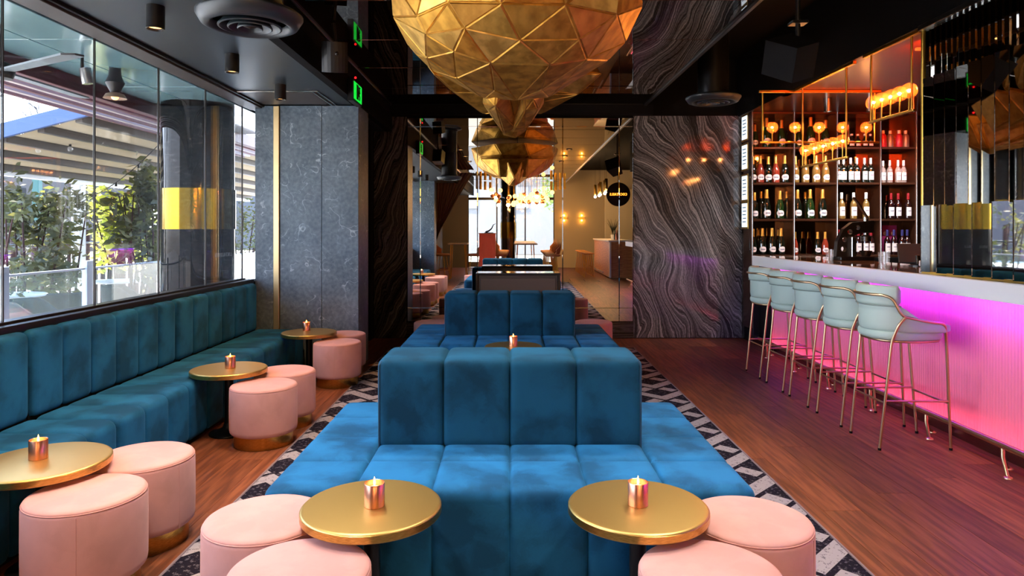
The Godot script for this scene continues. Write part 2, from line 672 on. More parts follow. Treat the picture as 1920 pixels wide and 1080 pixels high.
func room_shell() -> void:
	# end wall with its slabs; walls have thickness
	struct("wall_back", G.new().box(Vector3(1.4, 1.9, BACK - 0.13), Vector3(8.9, 4.0, 0.2)), M.void)
	struct("trim_1", uv_panel(Vector3(-1.87, 3.05, BACK + 0.02), Vector3(0.45, 0, 0), Vector3(0, -3.04, 0), Vector3(0, 0, -0.04)), M.marble_dark)
	struct("trim_2", uv_panel(Vector3(1.70, 3.06, BACK + 0.02), Vector3(1.49, 0, 0), Vector3(0, -3.05, 0), Vector3(0, 0, -0.04)), M.marble)
	struct("trim_3", uv_panel(Vector3(-1.42, 0.225, BACK + 0.03), Vector3(3.12, 0, 0), Vector3(0, -0.215, 0), Vector3(0, 0, -0.05)), M.marble_dark)
	struct("trim_4", G.new().box(Vector3(0.14, 3.125, BACK + 0.09), Vector3(3.6, 0.13, 0.2), 0.004), M.void)
	struct("trim_5", uv_panel(Vector3(3.19, 1.44, BACK + 0.34), Vector3(0, 0, -0.34), Vector3(0, -1.43, 0), Vector3(0.06, 0, 0)), M.marble_dark)
	# left: sill wall, stone pier, soffit
	struct("wall_left", G.new().box(Vector3(-2.93, 0.46, -1.0), Vector3(0.14, 0.92, 17.0)), M.void)
	struct("trim_6", G.new().box(Vector3(-2.89, 0.94, -3.2), Vector3(0.24, 0.045, 8.4), 0.004), M.black_metal)
	var pier := shell("wall_pier")
	part("pier_core", G.new().box(Vector3(-2.2, 1.42, -7.66), Vector3(1.12, 2.84, 0.48)), M.stone, pier)
	part("stone_panel", G.new().box(Vector3(-2.66, 1.42, -7.41), Vector3(0.20, 2.84, 0.03), 0.003), M.stone, pier)
	part("stone_panel", G.new().box(Vector3(-2.265, 1.42, -7.41), Vector3(0.45, 2.84, 0.03), 0.003), M.stone, pier)
	part("stone_panel", G.new().box(Vector3(-1.838, 1.42, -7.41), Vector3(0.396, 2.84, 0.03), 0.003), M.stone, pier)
	part("brass_strip", G.new().box(Vector3(-2.528, 1.42, -7.405), Vector3(0.062, 2.83, 0.05), 0.004), mat(c8(232, 208, 156), 0.38, 1.0), pier)
	struct("wall_back_left", G.new().box(Vector3(-2.5, 1.45, -9.3), Vector3(1.24, 2.9, 0.2)), M.void)
	struct("wall_side", G.new().box(Vector3(-2.72, 1.45, -8.6), Vector3(0.12, 2.9, 1.6)), M.void)
	struct("ceiling_soffit", G.new().box(Vector3(-2.265, 2.95, -0.6), Vector3(1.29, 0.2, 17.8)), M.soffit)
	struct("ceiling_fascia", G.new().box(Vector3(-1.66, 3.3, -0.6), Vector3(0.08, 0.92, 17.8)), M.void)
	struct("trim_7", G.new().box(Vector3(-2.77, 2.835, -1.0), Vector3(0.17, 0.05, 13.0), 0.004), M.beam)
	struct("trim_8", G.new().box(Vector3(-2.67, 2.84, -1.0), Vector3(0.025, 0.03, 13.0), 0.004), M.dark_trim)
	# the second pier and the solid wall of the dining end
	var pier2 := shell("wall_pier_dining")
	part("stone_panel", G.new().box(Vector3(-2.54, 1.42, 0.10), Vector3(0.70, 2.84, 0.03), 0.003), M.stone, pier2)
	part("pier_core", G.new().box(Vector3(-2.55, 1.42, 0.42), Vector3(0.68, 2.84, 0.60)), M.stone, pier2)
	struct("wall_left_dining", G.new().box(Vector3(-2.95, 1.42, 4.55), Vector3(0.2, 2.84, 7.7)), M.wall_grey)
	# ceilings on the right
	struct("ceiling_main", G.new().box(Vector3(1.4, 3.95, -0.6), Vector3(9.2, 0.2, 18.4)), M.void)
	struct("ceiling_raft", G.new().box(Vector3(0.105, 3.28, -0.6), Vector3(3.46, 0.14, 17.4)), M.void)
	struct("ceiling_bulkhead", G.new().box(Vector3(3.19, 3.45, -4.9), Vector3(0.1, 0.8, 9.2)), M.void)
	var gloss := mat(c8(66, 38, 32), 0.3, 0.0, 0.7)
	struct("ceiling_bar", G.new().box(Vector3(4.5, 3.11, -4.9), Vector3(2.7, 0.12, 9.2)), gloss)
	struct("wall_right", G.new().box(Vector3(5.85, 1.9, -0.6), Vector3(0.2, 4.0, 18.4)), M.void)
	# behind the camera
	var end := 8.4
	var we := shell("wall_end")
	part("wall_piece", G.new().box(Vector3(-2.4, 1.9, end + 0.1), Vector3(1.1, 4.0, 0.2)), M.wall_grey, we)
	part("wall_piece", G.new().box(Vector3(3.72, 1.9, end + 0.1), Vector3(4.3, 4.0, 0.2)), M.wall_beige, we)
	part("wall_piece", G.new().box(Vector3(-0.15, 3.6, end + 0.1), Vector3(3.45, 0.7, 0.2)), M.void, we)
	part("wall_piece", G.new().box(Vector3(-0.15, 2.72, end + 0.1), Vector3(3.45, 0.10, 0.16)), M.black_metal, we)
	part("wall_piece", G.new().box(Vector3(-0.15, 0.1, end + 0.1), Vector3(3.45, 0.2, 0.2)), M.wall_grey, we)
	struct("wall_bar_end", G.new().box(Vector3(4.6, 1.5, 7.0), Vector3(2.4, 3.0, 0.1)), M.wall_beige)
	struct("floor", G.new().box(Vector3(1.4, -0.07, -0.6), Vector3(9.2, 0.1, 18.6)), M.wood1)


func windows() -> void:
	var w := shell("window_1")
	var edges := [-7.28, -6.40, -5.545, -4.69, -3.84, -2.99, -2.14, -1.29, -0.44, 0.08]
	for k in edges.size() - 1:
		part("glass_pane", G.new().box(Vector3(-2.86, 1.89, (edges[k] + edges[k + 1]) / 2), Vector3(0.012, 1.86, edges[k + 1] - edges[k] - 0.008)), M.glass, w)
	for z in edges:
		part("glass_joint", G.new().box(Vector3(-2.855, 1.89, z), Vector3(0.016, 1.86, 0.008), 0.002), M.dark_trim, w)
	part("floor_channel", G.new().box(Vector3(-2.855, 0.968, -3.85), Vector3(0.04, 0.02, 6.95), 0.004), M.dark_trim, w)
	# the tall end windows that the mirror shows
	var w2 := shell("window_2")
	for k in 3:
		part("glass_pane", G.new().box(Vector3(-1.28 + 1.13 * k, 1.44, 8.5), Vector3(1.08, 2.46, 0.012)), M.glass, w2)
		part("glass_pane", G.new().box(Vector3(-1.28 + 1.13 * k, 3.0, 8.5), Vector3(1.08, 0.46, 0.012)), M.glass, w2)
	for x in [-1.86, -0.715, 0.415, 1.56]:
		part("mullion", G.new().box(Vector3(x, 1.7, 8.5), Vector3(0.05, 3.0, 0.07), 0.004), M.black_metal, w2)
	# faint lettering on the glass, to be read from the terrace
	for it in [[-5.28, 0.34], [-6.84, 0.34]]:
		var tm := TextMesh.new()
		var f := SystemFont.new()
		f.font_names = PackedStringArray(["Droid Sans"])
		tm.font = f
		tm.text = "LUNCH & DINNER"
		tm.font_size = 32
		tm.pixel_size = 0.0016
		tm.depth = 0.001
		var o := part("window_lettering", tm, mat(c8(92, 100, 104), 0.6), w, Vector3(-2.868, 1.245, it[0]), Vector3(0, -PI / 2, 0))
		o.scale = Vector3(1.0, 1.0, 1.0)


func floor_planks() -> void:
	var fl: Node3D = get_node("floor")
	var w := 0.205
	var meshes := {}
	var col := 0
	var x := -2.84
	while x < 3.4:
		var z := 0.9 + fposmod(col * 0.83, 1.9)
		while z > BACK:
			var a := maxf(z - 1.9, BACK)
			var skip := x > -1.45 and x + w < 1.50
			var z1 := z
			if skip:
				z1 = minf(z, -8.5)
			if z1 - a > 0.05 and a < 0.2:
				var len_ := snappedf(z1 - a, 0.001)
				var key := "plank%.3f" % len_
				var m := kept(key, func(): return G.new().box(Vector3.ZERO, Vector3(w - 0.0012, 0.022, len_ - 0.0012), 0.0008))
				part("plank", m, M["wood%d" % ((col * 7 + int(absf(a) * 3.0)) % 4)], fl, Vector3(x + w / 2, -0.011, (a + z1) / 2))
			z -= 1.9
		x += w
		col += 1


func ceiling_mirror() -> void:
	var c := shell("ceiling_mirror")
	var m := kept("ceiling_pane", func(): return G.new().box(Vector3.ZERO, Vector3(1.708, 0.008, 1.044), 0.002))
	for r in 17:
		for k in 2:
			var o := part("mirror_panel", m, M.dark_mirror, c, Vector3(-0.747 + k * 1.714, 3.196, -8.72 + 1.05 * r))
			o.rotation = Vector3(rng.randf_range(-0.003, 0.003), 0, rng.randf_range(-0.003, 0.003))
	part("edge_trim", G.new().box(Vector3(-1.612, 3.185, -0.6), Vector3(0.035, 0.03, 17.3), 0.004), M.dark_trim, c)
	part("edge_trim", G.new().box(Vector3(1.835, 3.185, -0.6), Vector3(0.035, 0.03, 17.3), 0.004), M.dark_trim, c)
	part("edge_trim", G.new().box(Vector3(0.11, 3.185, -9.24), Vector3(3.4, 0.03, 0.02), 0.004), M.dark_trim, c)


func wall_mirror() -> void:
	var c := thing("wall_mirror", "tall panelled wall mirror on the end wall between the two marble slabs", "mirror", Vector3(0.14, 0, BACK + 0.035), -0.0055)
	part("backing", G.new().box(Vector3(0, 1.63, -0.012), Vector3(3.10, 2.80, 0.008)), M.black, c)
	var xs := [-1.55, -1.37, -0.585, 0.585, 1.36, 1.55]
	var ys := [0.235, 0.42, 2.91, 3.03]
	for i in 5:
		for j in 3:
			part("mirror_panel", G.new().box(Vector3((xs[i] + xs[i + 1]) / 2, (ys[j] + ys[j + 1]) / 2, 0), Vector3(xs[i + 1] - xs[i] - 0.003, ys[j + 1] - ys[j] - 0.002, 0.010), 0.0045), M.mirror, c)


func rug() -> void:
	var r := thing("patterned_rug", "long dark rug with a broken grey lattice pattern under the blue islands", "rug", Vector3(0.03, 0, -4.0))
	part("pile", G.new().box(Vector3(0, 0.005, 0), Vector3(3.06, 0.009, 9.2), 0.003), M.rug, r)
	for s in [-1, 1]:
		part("bound_edge", G.new().box(Vector3(s * 1.536, 0.006, 0), Vector3(0.014, 0.011, 9.22), 0.003), mat(c8(120, 104, 108), 0.7), r)


# ---------------------------------------------------------------- upholstery

func samples(a: float, b: float) -> PackedFloat32Array:
	var out := PackedFloat32Array()
	var l := b - a
	var near := [0.0, 0.004, 0.011, 0.022, 0.038, 0.06]
	for d in near:
		if d < l * 0.45:
			out.append(a + d)
	var n := maxi(1, int((l - 0.12) / 0.07))
	for k in range(1, n):
		out.append(a + 0.06 + (l - 0.12) * k / n)
	var back := PackedFloat32Array()
	for d in near:
		if d < l * 0.45:
			back.append(b - d)
	back.reverse()
	out.append_array(back)
	return out


func pad(H: Vector3, R: float, lo: Vector3, hi: Vector3, depth := 0.021, w := 0.011) -> G:
	# one stitched channel of a rounded upholstered block of half size H
	var g := G.new()
	for ax in 3:
		var o := (ax + 1) % 3
		var q := (ax + 2) % 3
		for sg in [-1.0, 1.0]:
			var edge: float = hi[ax] if sg > 0.0 else lo[ax]
			if absf(edge - sg * H[ax]) > 1e-4:
				continue
			if ax == 1 and sg < 0.0:
				continue
			var rows := []
			for s in samples(lo[o], hi[o]):
				var row := PackedVector3Array()
				for t in samples(lo[q], hi[q]):
					var p := Vector3.ZERO
					p[ax] = edge
					p[o] = s
					p[q] = t
					var core := p.clamp(-H + Vector3(R, R, R), H - Vector3(R, R, R))
					var dir := (p - core).normalized()
					var f := 0.0
					for e in 3:
						if e == ax:
							continue
						if lo[e] > -H[e] + 1e-4:
							f = maxf(f, exp(-(p[e] - lo[e]) / w))
						if hi[e] < H[e] - 1e-4:
							f = maxf(f, exp(-(hi[e] - p[e]) / w))
					row.append(core + dir * (R - depth * f))
				rows.append(row)
			g.grid(rows, sg < 0.0)
	# make every face look outwards
	return g


func sofas() -> void:
	var H := Vector3(1.03, 0.205, 0.725)
	var xs := [-1.03, -0.655, -0.325, 0.0, 0.325, 0.655, 1.03]
	var zs := [-0.725, -0.365, 0.0, 0.365, 0.725]
	var HB := Vector3(0.663, 0.228, 0.19)
	var xb := [-0.663, -0.331, 0.0, 0.331, 0.663]
	var names := ["wide blue velvet island seat with a channelled backrest, the one nearer the camera end", "wide blue velvet island seat with a channelled backrest, nearer the mirror wall"]
	for k in 2:
		var s := thing("island_sofa", names[k], "sofa", Vector3(0.0, 0.01, -3.545 - 3.49 * k), 0, "blue velvet island seats")
		part("plinth", G.new().box(Vector3(0, 0.02, 0), Vector3(1.96, 0.04, 1.36), 0.004), M.black, s)
		for i in 6:
			for j in 4:
				var m := kept("seat%d_%d" % [i, j], func(): return pad(H, 0.055, Vector3(xs[i], -H.y, zs[j]), Vector3(xs[i + 1], H.y, zs[j + 1])))
				part("seat_pad", m, M.velvet, s, Vector3(0, 0.01 + H.y, 0))
		for i in 4:
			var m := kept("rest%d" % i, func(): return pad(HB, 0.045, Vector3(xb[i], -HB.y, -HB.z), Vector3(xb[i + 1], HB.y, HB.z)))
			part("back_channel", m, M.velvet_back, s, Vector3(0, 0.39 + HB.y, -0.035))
		for sg in [-1.0, 1.0]:
			for sz in [-1.0, 1.0]:
				var p := Vector3(sg * 0.651, 0, -0.035 + sz * 0.178)
				part("piping", kept("piping%d%d" % [sg, sz], func(): return G.new().tube([p + Vector3(0, 0.40, 0), p + Vector3(0, 0.81, 0), p + Vector3(-sg * 0.012, 0.83, -sz * 0.012)], 0.006, 8)), M.piping, s)


func banquette() -> void:
	var ends := [-7.345, -5.565, -3.875, -2.19, -0.50]
	var words := ["far module beside the grey stone pier", "module behind the second window table", "module behind the window table nearest the camera", "end module closest to the camera"]
	var HB := Vector3(0.065, 0.255, 0.0)
	for k in 4:
		var a: float = ends[k]
		var b: float = ends[k + 1]
		var l := (b - a) / 2 - 0.003
		var s := thing("banquette", "teal velvet window banquette, " + words[k], "banquette", Vector3(-2.45, 0, (a + b) / 2), 0, "teal velvet banquette along the windows")
		var H := Vector3(0.262, 0.21, l)
		HB.z = l
		part("plinth", G.new().box(Vector3(-0.04, 0.015, 0), Vector3(0.46, 0.03, l * 2 - 0.02)), M.black, s)
		part("back_board", G.new().box(Vector3(-0.335, 0.24, 0), Vector3(0.09, 0.44, l * 2 - 0.01)), M.black, s)
		for i in 6:
			var z0 := -l + 2 * l * i / 6
			var z1 := -l + 2 * l * (i + 1) / 6
			if i == 5:
				z1 = l
			part("seat_channel", pad(H, 0.06, Vector3(-H.x, -H.y, z0), Vector3(H.x, H.y, z1)), M.teal, s, Vector3(-0.02, 0.015 + H.y, 0))
			part("back_channel", pad(HB, 0.05, Vector3(-HB.x, -HB.y, z0), Vector3(HB.x, HB.y, z1)), M.teal, s, Vector3(-0.325, 0.415 + HB.y, 0))


# ---------------------------------------------------------------- tables, poufs, candles

func cocktail_table(label: String, x: float, d: float, r: float) -> Node3D:
	var t := thing("cocktail_table", label, "table", Vector3(x, 0, -d), 0, "round brass cocktail tables")
	part("base", kept("table_base", func(): return G.new().lathe([Vector2(0, 0.0), Vector2(0.137, 0.0), Vector2(0.14, 0.006), Vector2(0.137, 0.014), Vector2(0.09, 0.026), Vector2(0.045, 0.05), Vector2(0.03, 0.085), Vector2(0, 0.085)], 40)), M.black_metal, t)
	part("column", kept("table_column", func(): return G.new().lathe([Vector2(0, 0.07), Vector2(0.031, 0.07), Vector2(0.031, 0.444), Vector2(0, 0.444)], 24)), M.black_metal, t)
	part("table_top", kept("table_top%.3f" % r, func(): return G.new().lathe([Vector2(0, 0.444), Vector2(r - 0.004, 0.444), Vector2(r, 0.448), Vector2(r, 0.474), Vector2(r - 0.005, 0.479), Vector2(r - 0.012, 0.48), Vector2(0, 0.48)], 72, 0.6)), M.brass_top, t)
	part("rim", kept("table_rim%.3f" % r, func(): return G.new().lathe([Vector2(r - 0.001, 0.449), Vector2(r + 0.0012, 0.45), Vector2(r + 0.0012, 0.473), Vector2(r - 0.001, 0.474)], 72)), M.brass, t)
	return t


func pouf(label: String, x: float, d: float, turn := 0.0) -> Node3D:
	var t := thing("velvet_pouf", label, "pouf", Vector3(x, 0, -d), turn, "pink velvet poufs with brass bases")
	part("brass_base", kept("pouf_base", func(): return G.new().lathe([Vector2(0, 0), Vector2(0.196, 0), Vector2(0.198, 0.003), Vector2(0.198, 0.09), Vector2(0, 0.09)], 56)), M.brass, t)
	part("body", kept("pouf_body", func(): return G.new().lathe([Vector2(0, 0.085), Vector2(0.19, 0.085), Vector2(0.214, 0.089), Vector2(0.224, 0.10), Vector2(0.227, 0.12), Vector2(0.228, 0.25), Vector2(0.227, 0.385), Vector2(0.2245, 0.396), Vector2(0.222, 0.399)], 64, 0.6)), M.pink, t)
	part("top_pad", kept("pouf_top", func(): return G.new().lathe([Vector2(0.222, 0.398), Vector2(0.2235, 0.402), Vector2(0.220, 0.409), Vector2(0.208, 0.415), Vector2(0.17, 0.419), Vector2(0.1, 0.422), Vector2(0, 0.423)], 64, 0.3)), M.pink, t)
	part("seam", kept("pouf_seam", func():
		var ring := []
		for k in 56:
			ring.append(Vector3(cos(TAU * k / 56) * 0.2235, 0.399, sin(TAU * k / 56) * 0.2235))
		return G.new().tube(ring, 0.0028, 6, true)), M.pink_seam, t)
	part("side_seam", kept("pouf_side_seam", func(): return G.new().tube([Vector3(0, 0.095, 0.2265), Vector3(0, 0.39, 0.2275)], 0.0018, 6)), M.pink_seam, t)
	return t


func candle(label: String, x: float, y: float, d: float) -> void:
	var t := thing("candle_holder", label, "candle", Vector3(x, y, -d), 0, "copper tealight holders")
	part("cup", kept("cup", func(): return G.new().lathe([Vector2(0, 0.0), Vector2(0.0355, 0.0), Vector2(0.037, 0.0015), Vector2(0.037, 0.084), Vector2(0.0362, 0.085), Vector2(0.0345, 0.084), Vector2(0.0345, 0.006), Vector2(0, 0.006)], 40)), M.copper, t)
	part("wax", kept("wax", func(): return G.new().lathe([Vector2(0, 0.007), Vector2(0.0335, 0.007), Vector2(0.0335, 0.062), Vector2(0.03, 0.064), Vector2(0, 0.061)], 28)), M.wax, t)
	part("wick", kept("wick", func(): return G.new().tube([Vector3(0, 0.06, 0), Vector3(0.001, 0.076, 0)], 0.0011, 6)), M.black, t)
	part("flame", kept("flame", func(): return G.new().lathe([Vector2(0, 0.072), Vector2(0.0035, 0.076), Vector2(0.005, 0.083), Vector2(0.0042, 0.092), Vector2(0.002, 0.101), Vector2(0, 0.108)], 14, -1.0)), M.flame, t)
	omni(Vector3(0, 0.088, 0), Color(1.0, 0.66, 0.32), 0.012, 0.004, t)


func tables_and_poufs() -> void:
	cocktail_table("round brass table in the left foreground at the corner of the near blue island", -0.513, 2.535, 0.257)
	cocktail_table("round brass table in the right foreground at the corner of the near blue island", 0.475, 2.535, 0.257)
	cocktail_table("round pale brass table by the banquette nearest the camera, cut by the frame", -2.065, 3.02, 0.268)
	cocktail_table("round brass table by the banquette, second along the windows", -2.065, 5.02, 0.268)
	cocktail_table("round brass table by the banquette beside the grey stone pier", -2.0, 6.8, 0.268)
	cocktail_table("round brass table between the two blue islands, mostly hidden by a backrest", 0.03, 5.98, 0.25)
	candle("copper tealight on the left foreground brass table", -0.5, 0.48, 2.52)
	candle("copper tealight on the right foreground brass table", 0.475, 0.48, 2.53)
	candle("copper tealight on the banquette table nearest the camera", -2.10, 0.48, 3.04)
	candle("copper tealight on the second table along the banquette", -2.06, 0.48, 5.03)
	candle("copper tealight on the banquette table beside the stone pier", -2.05, 0.48, 6.88)
	candle("copper tealight on the table between the two blue islands", 0.03, 0.48, 5.98)
	pouf("pink velvet pouf in front of the nearest banquette table, cut by the lower frame", -1.755, 2.83, 0.4)
	pouf("pink velvet pouf behind another, right of the nearest banquette table", -1.765, 3.29, 1.2)
	pouf("pink velvet pouf in front of the second banquette table, its full brass base showing", -1.73, 4.80, 2.1)
	pouf("pink velvet pouf half hidden right of the second banquette table", -1.735, 5.27, 0.2)
	pouf("pink velvet pouf in front of the table by the stone pier", -1.67, 6.61, 0.12)
	pouf("pink velvet pouf touching the stone pier, farthest of the banquette poufs", -1.735, 7.13, 0.7)
	pouf("pink velvet pouf in front of the left foreground brass table", -0.675, 2.19, 1.0)
	pouf("pink velvet pouf left of and behind the left foreground brass table", -0.925, 2.59, 0.3)
	pouf("pink velvet pouf in front of the right foreground brass table", 0.64, 2.18, 2.2)
	pouf("pink velvet pouf right of and behind the right foreground brass table", 0.905, 2.575, 0.9)
	pouf("pink velvet pouf behind the far blue island, on its left", -0.90, 8.02, 0.9)
	pouf("pink velvet pouf behind the far blue island, on its right", 0.98, 8.05, 0.1)
	pouf("pink velvet pouf close to the far left corner of the far blue island", -0.74, 8.5, 0.4)
	var st := thing("service_console", "low dark console with a smoked glass top behind the far blue island", "console", Vector3(0.10, 0, -8.55))
	part("cabinet", G.new().box(Vector3(0, 0.47, 0), Vector3(0.98, 0.94, 0.34), 0.006), mat(c8(56, 52, 52), 0.4), st)
	part("top", G.new().box(Vector3(0, 0.953, 0), Vector3(1.04, 0.022, 0.40), 0.005), mat(c8(70, 66, 64), 0.08, 0.3), st)
	part("front_panel", G.new().box(Vector3(0, 0.47, 0.172), Vector3(0.92, 0.86, 0.012), 0.004), mat(c8(82, 74, 72), 0.35), st)
	for s in [-1, 1]:
		part("side_frame", G.new().box(Vector3(s * 0.505, 0.47, 0), Vector3(0.03, 0.94, 0.38), 0.004), M.dark_trim, st)


# ---------------------------------------------------------------- the gold head

func hull(pts: Array) -> Array:
	var f := []
	var a := 0
	var b := 0
	for i in pts.size():
		if pts[i].x < pts[a].x: a = i
		if pts[i].x > pts[b].x: b = i
	var c := -1
	var best := 0.0
	for i in pts.size():
		var s: float = (pts[b] - pts[a]).cross(pts[i] - pts[a]).length()
		if s > best:
			best = s
			c = i
	var n0: Vector3 = (pts[b] - pts[a]).cross(pts[c] - pts[a])
	var d := -1
	best = 0.0
	for i in pts.size():
		var s: float = absf(n0.dot(pts[i] - pts[a]))
		if s > best:
			best = s
			d = i
	if n0.dot(pts[d] - pts[a]) > 0.0:
		var t := b; b = c; c = t
	f = [[a, b, c], [a, d, b], [b, d, c], [c, d, a]]
	for i in pts.size():
		if i in [a, b, c, d]:
			continue
		var seen := []
		var rest := []
		for t in f:
			var n: Vector3 = (pts[t[1]] - pts[t[0]]).cross(pts[t[2]] - pts[t[0]]).normalized()
			if n.dot(pts[i] - pts[t[0]]) > 1e-5:
				seen.append(t)
			else:
				rest.append(t)
		if seen.is_empty():
			continue
		var edges := {}
		for t in seen:
			for k in 3:
				edges[[t[k], t[(k + 1) % 3]]] = true
		for e in edges.keys():
			if not edges.has([e[1], e[0]]):
				rest.append([e[0], e[1], i])
		f = rest
	return f


func facets(pts: Array, parent: Node3D, called: String, mats: Array) -> void:
	var core := G.new()
	var mid := Vector3.ZERO
	for p in pts:
		mid += p / pts.size()
	for t in hull(pts):
		var p := [pts[t[0]], pts[t[1]], pts[t[2]]]
		var n: Vector3 = (p[1] - p[0]).cross(p[2] - p[0]).normalized()
		core.poly(p, n)
		var area_: float = (p[1] - p[0]).cross(p[2] - p[0]).length() / 2
		if area_ < 0.0006 or p[0].y > 3.1 and n.y > 0.8:
			continue
		var cen: Vector3 = (p[0] + p[1] + p[2]) / 3.0
		var per: float = p[0].distance_to(p[1]) + p[1].distance_to(p[2]) + p[2].distance_to(p[0])
		var inr := 2.0 * area_ / per
		var g := G.new()
		var lo := []
		var hi := []
		for q in p:
			lo.append(q.lerp(cen, minf(0.3, 0.002 / inr)) - cen)
			hi.append(q.lerp(cen, minf(0.5, 0.0085 / inr)) + n * 0.007 - cen)
		g.poly(hi, n)
		for k in 3:
			g.poly([lo[k], lo[(k + 1) % 3], hi[(k + 1) % 3], hi[k]], n + (lo[k] + lo[(k + 1) % 3]).normalized())
		part(called, g, mats[rng.randi() % mats.size()], parent, cen)
	part("core", core, M.gilt_dark, parent)


func gold_head() -> void:
	var h := thing("gold_animal_head", "giant faceted gold animal head sculpture hanging from the mirrored ceiling", "sculpture")
	var mats := []
	for k in 4:
		var m := mat([c8(240, 190, 92), c8(232, 178, 80), c8(246, 202, 112), c8(224, 172, 84)][k], 0.5, 1.0)
		skin(m, noise_tex(70 + k, 0.01, [Color(0.80, 0.76, 0.70), Color(0.92, 0.90, 0.87), Color(1, 1, 1)], [0.25, 0.5, 0.75], 5, 30.0), Vector3(1.3, 1.3, 1.3))
		mats.append(m)
	M.gilt_dark = mat(c8(196, 140, 52), 0.4, 1.0)
	var c := Vector3(0.04, 3.15, -4.8)
	var rad := Vector3(0.89, 0.66, 0.95)
	var pts := []
	for v in [[871, 52], [975, 74], [1086, 72], [1156, 27], [783, 30], [851, 95], [801, 107], [919, 117], [1031, 120], [1100, 110], [1149, 118], [856, 145], [971, 172], [927, 168], [1015, 167], [799, 63], [738, 31], [752, 91], [774, 104], [1213, 10], [1188, 85], [1060, 8], [940, 6], [840, 4]]:
		var dir := Vector3((v[0] - FX) / FL, (FY - v[1]) / FL, -1.0)
		var o := (Vector3(0, EYE, 0) - c) / rad
		var k := dir / rad
		var A := k.length_squared()
		var B := o.dot(k)
		var D := B * B - A * (o.length_squared() - 1.0)
		var t := (-B - sqrt(maxf(D, 0.0))) / A
		var p := Vector3(0, EYE, 0) + dir * t
		p = c + ((p - c) / rad).normalized() * rad
		pts.append(Vector3(p.x, minf(p.y, 3.15), p.z))
	for ring in [[3.15, 1.0, 9, 0.0], [2.95, 0.95, 9, 0.35], [2.72, 0.76, 7, 0.1]]:
		for k in ring[2]:
			var a: float = TAU * (k + ring[3] + rng.randf_range(-0.15, 0.15)) / ring[2]
			if ring[0] < 3.1 and sin(a) > -0.1:
				continue    # the near side is set out above
			pts.append(Vector3(c.x + cos(a) * rad.x * ring[1], ring[0] + rng.randf_range(-0.03, 0.0), c.z + sin(a) * rad.z * ring[1]))
	for v in [[0.05, 2.47, -5.1], [-0.2, 2.52, -5.3], [0.3, 2.52, -5.25]]:
		pts.append(Vector3(v[0], v[1], v[2]))
	facets(pts, h, "facet", mats)
	var jaw := []
	for v in [[814, 139, 5.25], [800, 120, 5.3], [905, 213, 5.85], [865, 160, 5.4], [1128, 138, 5.25], [1016, 213, 5.85], [1058, 162, 5.4], [960, 158, 5.5], [850, 172, 5.5], [1085, 176, 5.45], [820, 120, 5.6], [1112, 118, 5.6], [900, 150, 6.0], [1020, 150, 6.0]]:
		jaw.append(px(v[0], v[1], v[2]))
	facets(jaw, h, "jaw_facet", mats)
	var lobe := []
	for v in [[907, 171, 5.3], [905, 192, 5.45], [918, 206, 5.45], [932, 168, 5.1], [950, 170, 5.15], [947, 200, 5.35], [929, 198, 5.2], [946, 252, 5.95], [956, 224, 5.66], [967, 240, 5.85], [940, 190, 6.0], [960, 170, 5.8]]:
		lobe.append(px(v[0], v[1], v[2]))
	facets(lobe, h, "snout_facet", mats)
	lobe = []
	for v in [[984, 171, 5.15], [1006, 169, 5.15], [1020, 178, 5.3], [1019, 193, 5.45], [1000, 186, 5.2], [1008, 204, 5.4], [985, 206, 5.35], [984, 246, 5.95], [973, 225, 5.66], [960, 248, 5.9], [1000, 190, 6.0], [966, 170, 5.8]]:
		lobe.append(px(v[0], v[1], v[2]))
	facets(lobe, h, "snout_facet", mats)
	var mid := []
	for v in [[944, 172, 5.35], [990, 172, 5.35], [944, 254, 5.97], [983, 248, 5.97], [966, 259, 6.0], [952, 215, 5.75], [980, 215, 5.75], [940, 170, 6.1], [995, 170, 6.1], [965, 235, 6.2]]:
		mid.append(px(v[0], v[1], v[2]))
	facets(mid, h, "nose_facet", mats)


# ---------------------------------------------------------------- on the ceilings

